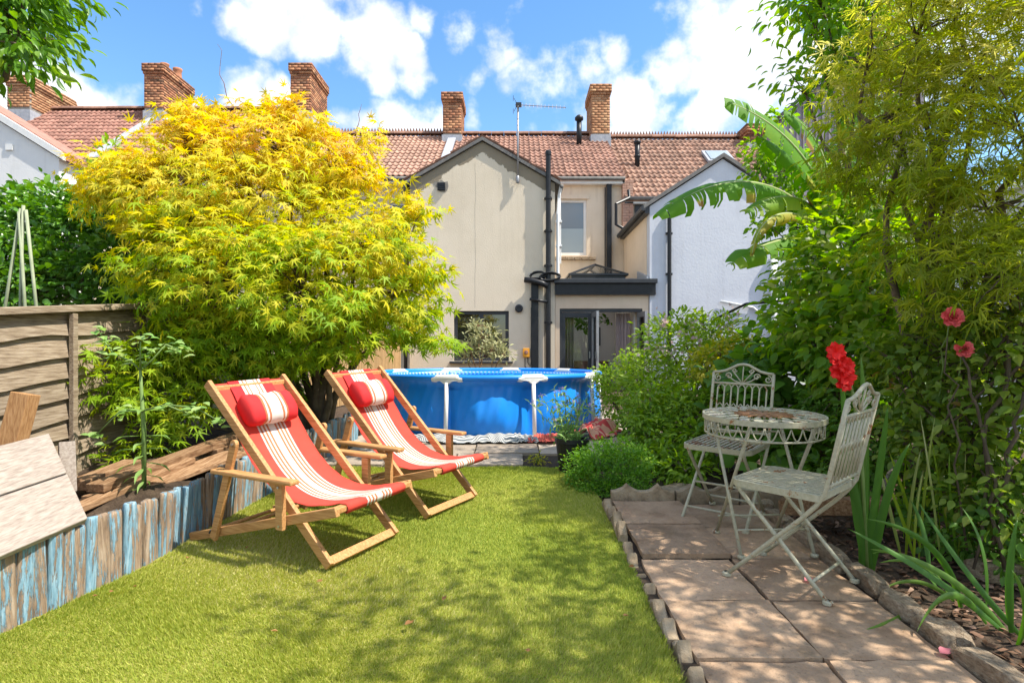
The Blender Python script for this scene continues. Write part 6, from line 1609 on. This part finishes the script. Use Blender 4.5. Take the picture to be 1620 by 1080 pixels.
banana_leaf([P(1310,350,5.9), P(1380,300,5.6), P(1410,330,5.4), P(1420,420,5.2)], .34, .5, .5, Vector((-.4,-1,.3)), .5, .55, seed=15)
banana_leaf([P(1300,360,5.9), P(1250,320,5.4), P(1200,330,5.1), P(1190,400,5.0)], .22, .7, .9, UPV, 1, .78, seed=18)
banana_leaf([P(1305,350,5.9), P(1270,300,5.7), P(1225,300,5.4), P(1180,335,5.2)], .34, .3, .5, Vector((-.1,-.7,.9)), 1, .6, seed=21)
banana_leaf([P(1310,340,5.9), P(1320,260,5.6), P(1290,200,5.4), P(1240,175,5.3)], .34, .3, .6, Vector((.2,-.9,.6)), .6, .5, seed=23)
banana_leaf([P(1310,420,5.9), P(1280,430,5.4), P(1250,450,5.2), P(1235,520,5.1)], .3, .6, .8, UPV, 1, .4, seed=26)
for k, (a, b) in enumerate((((1130,505,6.6),(1245,475,5.6)),)):
    q = MB(); pts = [P(*a), P(1180,490,6.2)+Vector((0,0,.06)), P(*b)]; q.tube(pts, .014, 8); tag(q.build('garden_hoop', M['black'], smooth=True), 'thin black arched hoop in front of the white gable wall', 'hoop')

# ---- potted plant, olive, indoor plant ------------------------------
pb_ = Gp(905, 745); 
M['pot_black'] = nmat('black_plastic_pot', [(.012,.012,.013),(.02,.02,.022)], 8, .45, .05)
pt_ = empty('potted_verbena', pb_, 'black pot with tall airy mauve flowered plant before the pool', 'potted plant')
q = MB(); q.lathe([(0,.012),(.098,.012),(.105,0),(.135,.235),(.145,.24),(.145,.275),(.132,.275),(.125,.235),(0,.235)], 28, pb_); q.build('pot', M['pot_black'], pt_, smooth=False)
q = MB(); q.lathe([(0,.25),(.06,.248),(.128,.24)], 20, pb_); q.build('compost', M['soil'], pt_)
q = MB(); tipsv = []
for k in range(22):
    e = P(random.gauss(893, 24), random.uniform(612, 675), pb_.y+random.uniform(-.1, .1)); b0 = pb_+Vector((random.uniform(-.06,.06), random.uniform(-.06,.06), .24)); pts = limb(q, b0, e, .0038, .0016, .03, 5, 6, .04); tipsv.append((e, pts))
q.build('stems', M['stem_green'], pt_, smooth=True)
Tl = []; 
for e, pts in tipsv:
    for p in pts[1:]:
        for j in range(3): Tl.append(p+Vector((random.gauss(0,.012), random.gauss(0,.012), random.gauss(0,.01))))
for k in range(70): Tl.append(pb_+Vector((random.gauss(0,.07), random.gauss(0,.07), .26+abs(random.gauss(0,.04)))))
Tl = np.array([tuple(t) for t in Tl]); n = len(Tl); ax = rng.normal(size=(n, 3)); ax[:, 2] += .2
scatter('leaves', pt_, LANCE, Tl, frames(ax, rng.normal(size=(n, 3))*.5+np.array([0,-.3,.8])), rng.uniform(.05,.095, n), rng.random(n)*.9+.1, M['spurge'])
Tf = np.array([tuple(e+Vector((random.gauss(0,.012), random.gauss(0,.012), random.gauss(0,.006)))) for e, _ in tipsv for j in range(14)]); n = len(Tf)
scatter('blossom', pt_, PET, Tf, frames(rng.normal(size=(n, 3)), rng.normal(size=(n, 3))+np.array([0,-.6,.8])), np.full(n, .014), rng.random(n), M['mauve_fl'])
ob_b = Vector((-.35, 10.4, gz(7)))
ol = empty('olive_shrub', ob_b, 'pale sparse olive shrub standing behind the pool at the kitchen window', 'shrub')
oll = [E(762,535,10.4,.34,.22), E(745,550,10.4,.22,.16), E(782,555,10.4,.22,.14), E(757,515,10.4,.16,.1), E(795,560,10.4,.12,.12), E(738,560,10.4,.12,.1)]
tips = foliage('crown', ol, OVN, M['olive'], oll, 150, 6, .085, .06, droop=-.2, shell=.9, cull=.2, tint=lambda T, r: r)
tree_limbs(ol, (-.55, 10.4, gz(7)), oll, .022, M['old_wood'], .006, n_twigs=110, tips=tips)
ip = empty('indoor_plant', (2.33, 17.4, .95), 'tall indoor plant with glossy leaves seen through the open doors', 'houseplant')
q = MB(); q.tube([(2.33,17.4,1.2),(2.35,17.4,1.7),(2.3,17.4,2.0)], [.02,.018,.012], 7); q.tube([(2.33,17.4,1.85),(2.5,17.35,2.05),(2.68,17.3,2.12)], .009, 6); q.tube([(2.33,17.4,1.9),(2.1,17.35,2.05),(1.98,17.3,2.05)], .009, 6); q.build('stem', M['bark_wood'], ip, smooth=True)
q = MB(); q.lathe([(0,.0),(.09,0),(.13,.2),(.12,.24),(0,.22)], 18, (2.33,17.4,.95)); q.build('pot', M['tile_red'], ip, smooth=True)
il = [(2.02,17.3,2.05,.18,.15,.12), (2.62,17.3,2.13,.2,.15,.08), (2.2,17.35,2.15,.22,.15,.1), (2.05,17.3,1.9,.14,.12,.1)]
foliage('leaves', ip, leaf_ovate(.6), M['mid_leaf'], il, 26, 3, .17, .06, droop=.2, shell=.9, cull=.1, tint=lambda T, r: r*.4)

# ---- small things -----------------------------------------------------
dl_ = leaf_ovate(.6, .2, .25); M['dead'] = leafmat('dry_leaf', [(0,(.2,.09,.035)),(1,(.42,.24,.10))], .2, .8, .1)
spots = [(390,876),(590,878),(500,930),(180,945),(155,952),(210,937),(994,905),(995,985),(440,1010),(700,960),(830,1040),(300,890),(640,1000)]
for k, (px, py) in enumerate(spots):
    g = Gp(px, py); a = random.uniform(0, 6.28)
    o = leaf_at(None, g+Vector((0,0,.03)), (math.cos(a), math.sin(a), .1), (random.uniform(-.3,.3), random.uniform(-.3,.3), 1), random.uniform(.022,.04), random.random(), M['dead'], dl_, 'fallen_leaf')
    tag(o, 'small curled dry brown leaf lying on the lawn', 'leaf', 'dry leaves fallen on the lawn')
M['petal_pink'] = leafmat('fallen_pink_petal', [(0,(.72,.2,.24)),(1,(.8,.3,.33))], .3, .6, .2)
for (px, py, s, lab) in ((1273,930,.045,'pink petal on the slab under the front bistro chair'), (1487,1048,.05,'pink petal on the slab at the lower right corner')):
    g = Gp(px, py); o = leaf_at(None, g+Vector((0,0,.036)), (1,.3,.1), (.1,-.2,1), s, .5, M['petal_pink'], leaf_ovate(.8, .12, .1), 'fallen_petal'); tag(o, lab, 'petal')
wd_ = bush('weed', 'small pale weed tuft beside the bark at the lawn edge', (.2, 5.3, gz(5.3)), [E(850,728,5.3,.06,.05)], SMN, 'gold_leaf', 30, 5, .04, .02, r0=.003, stem='stem_green', cat='weed', nt_=5, tint=lambda T, r: r)
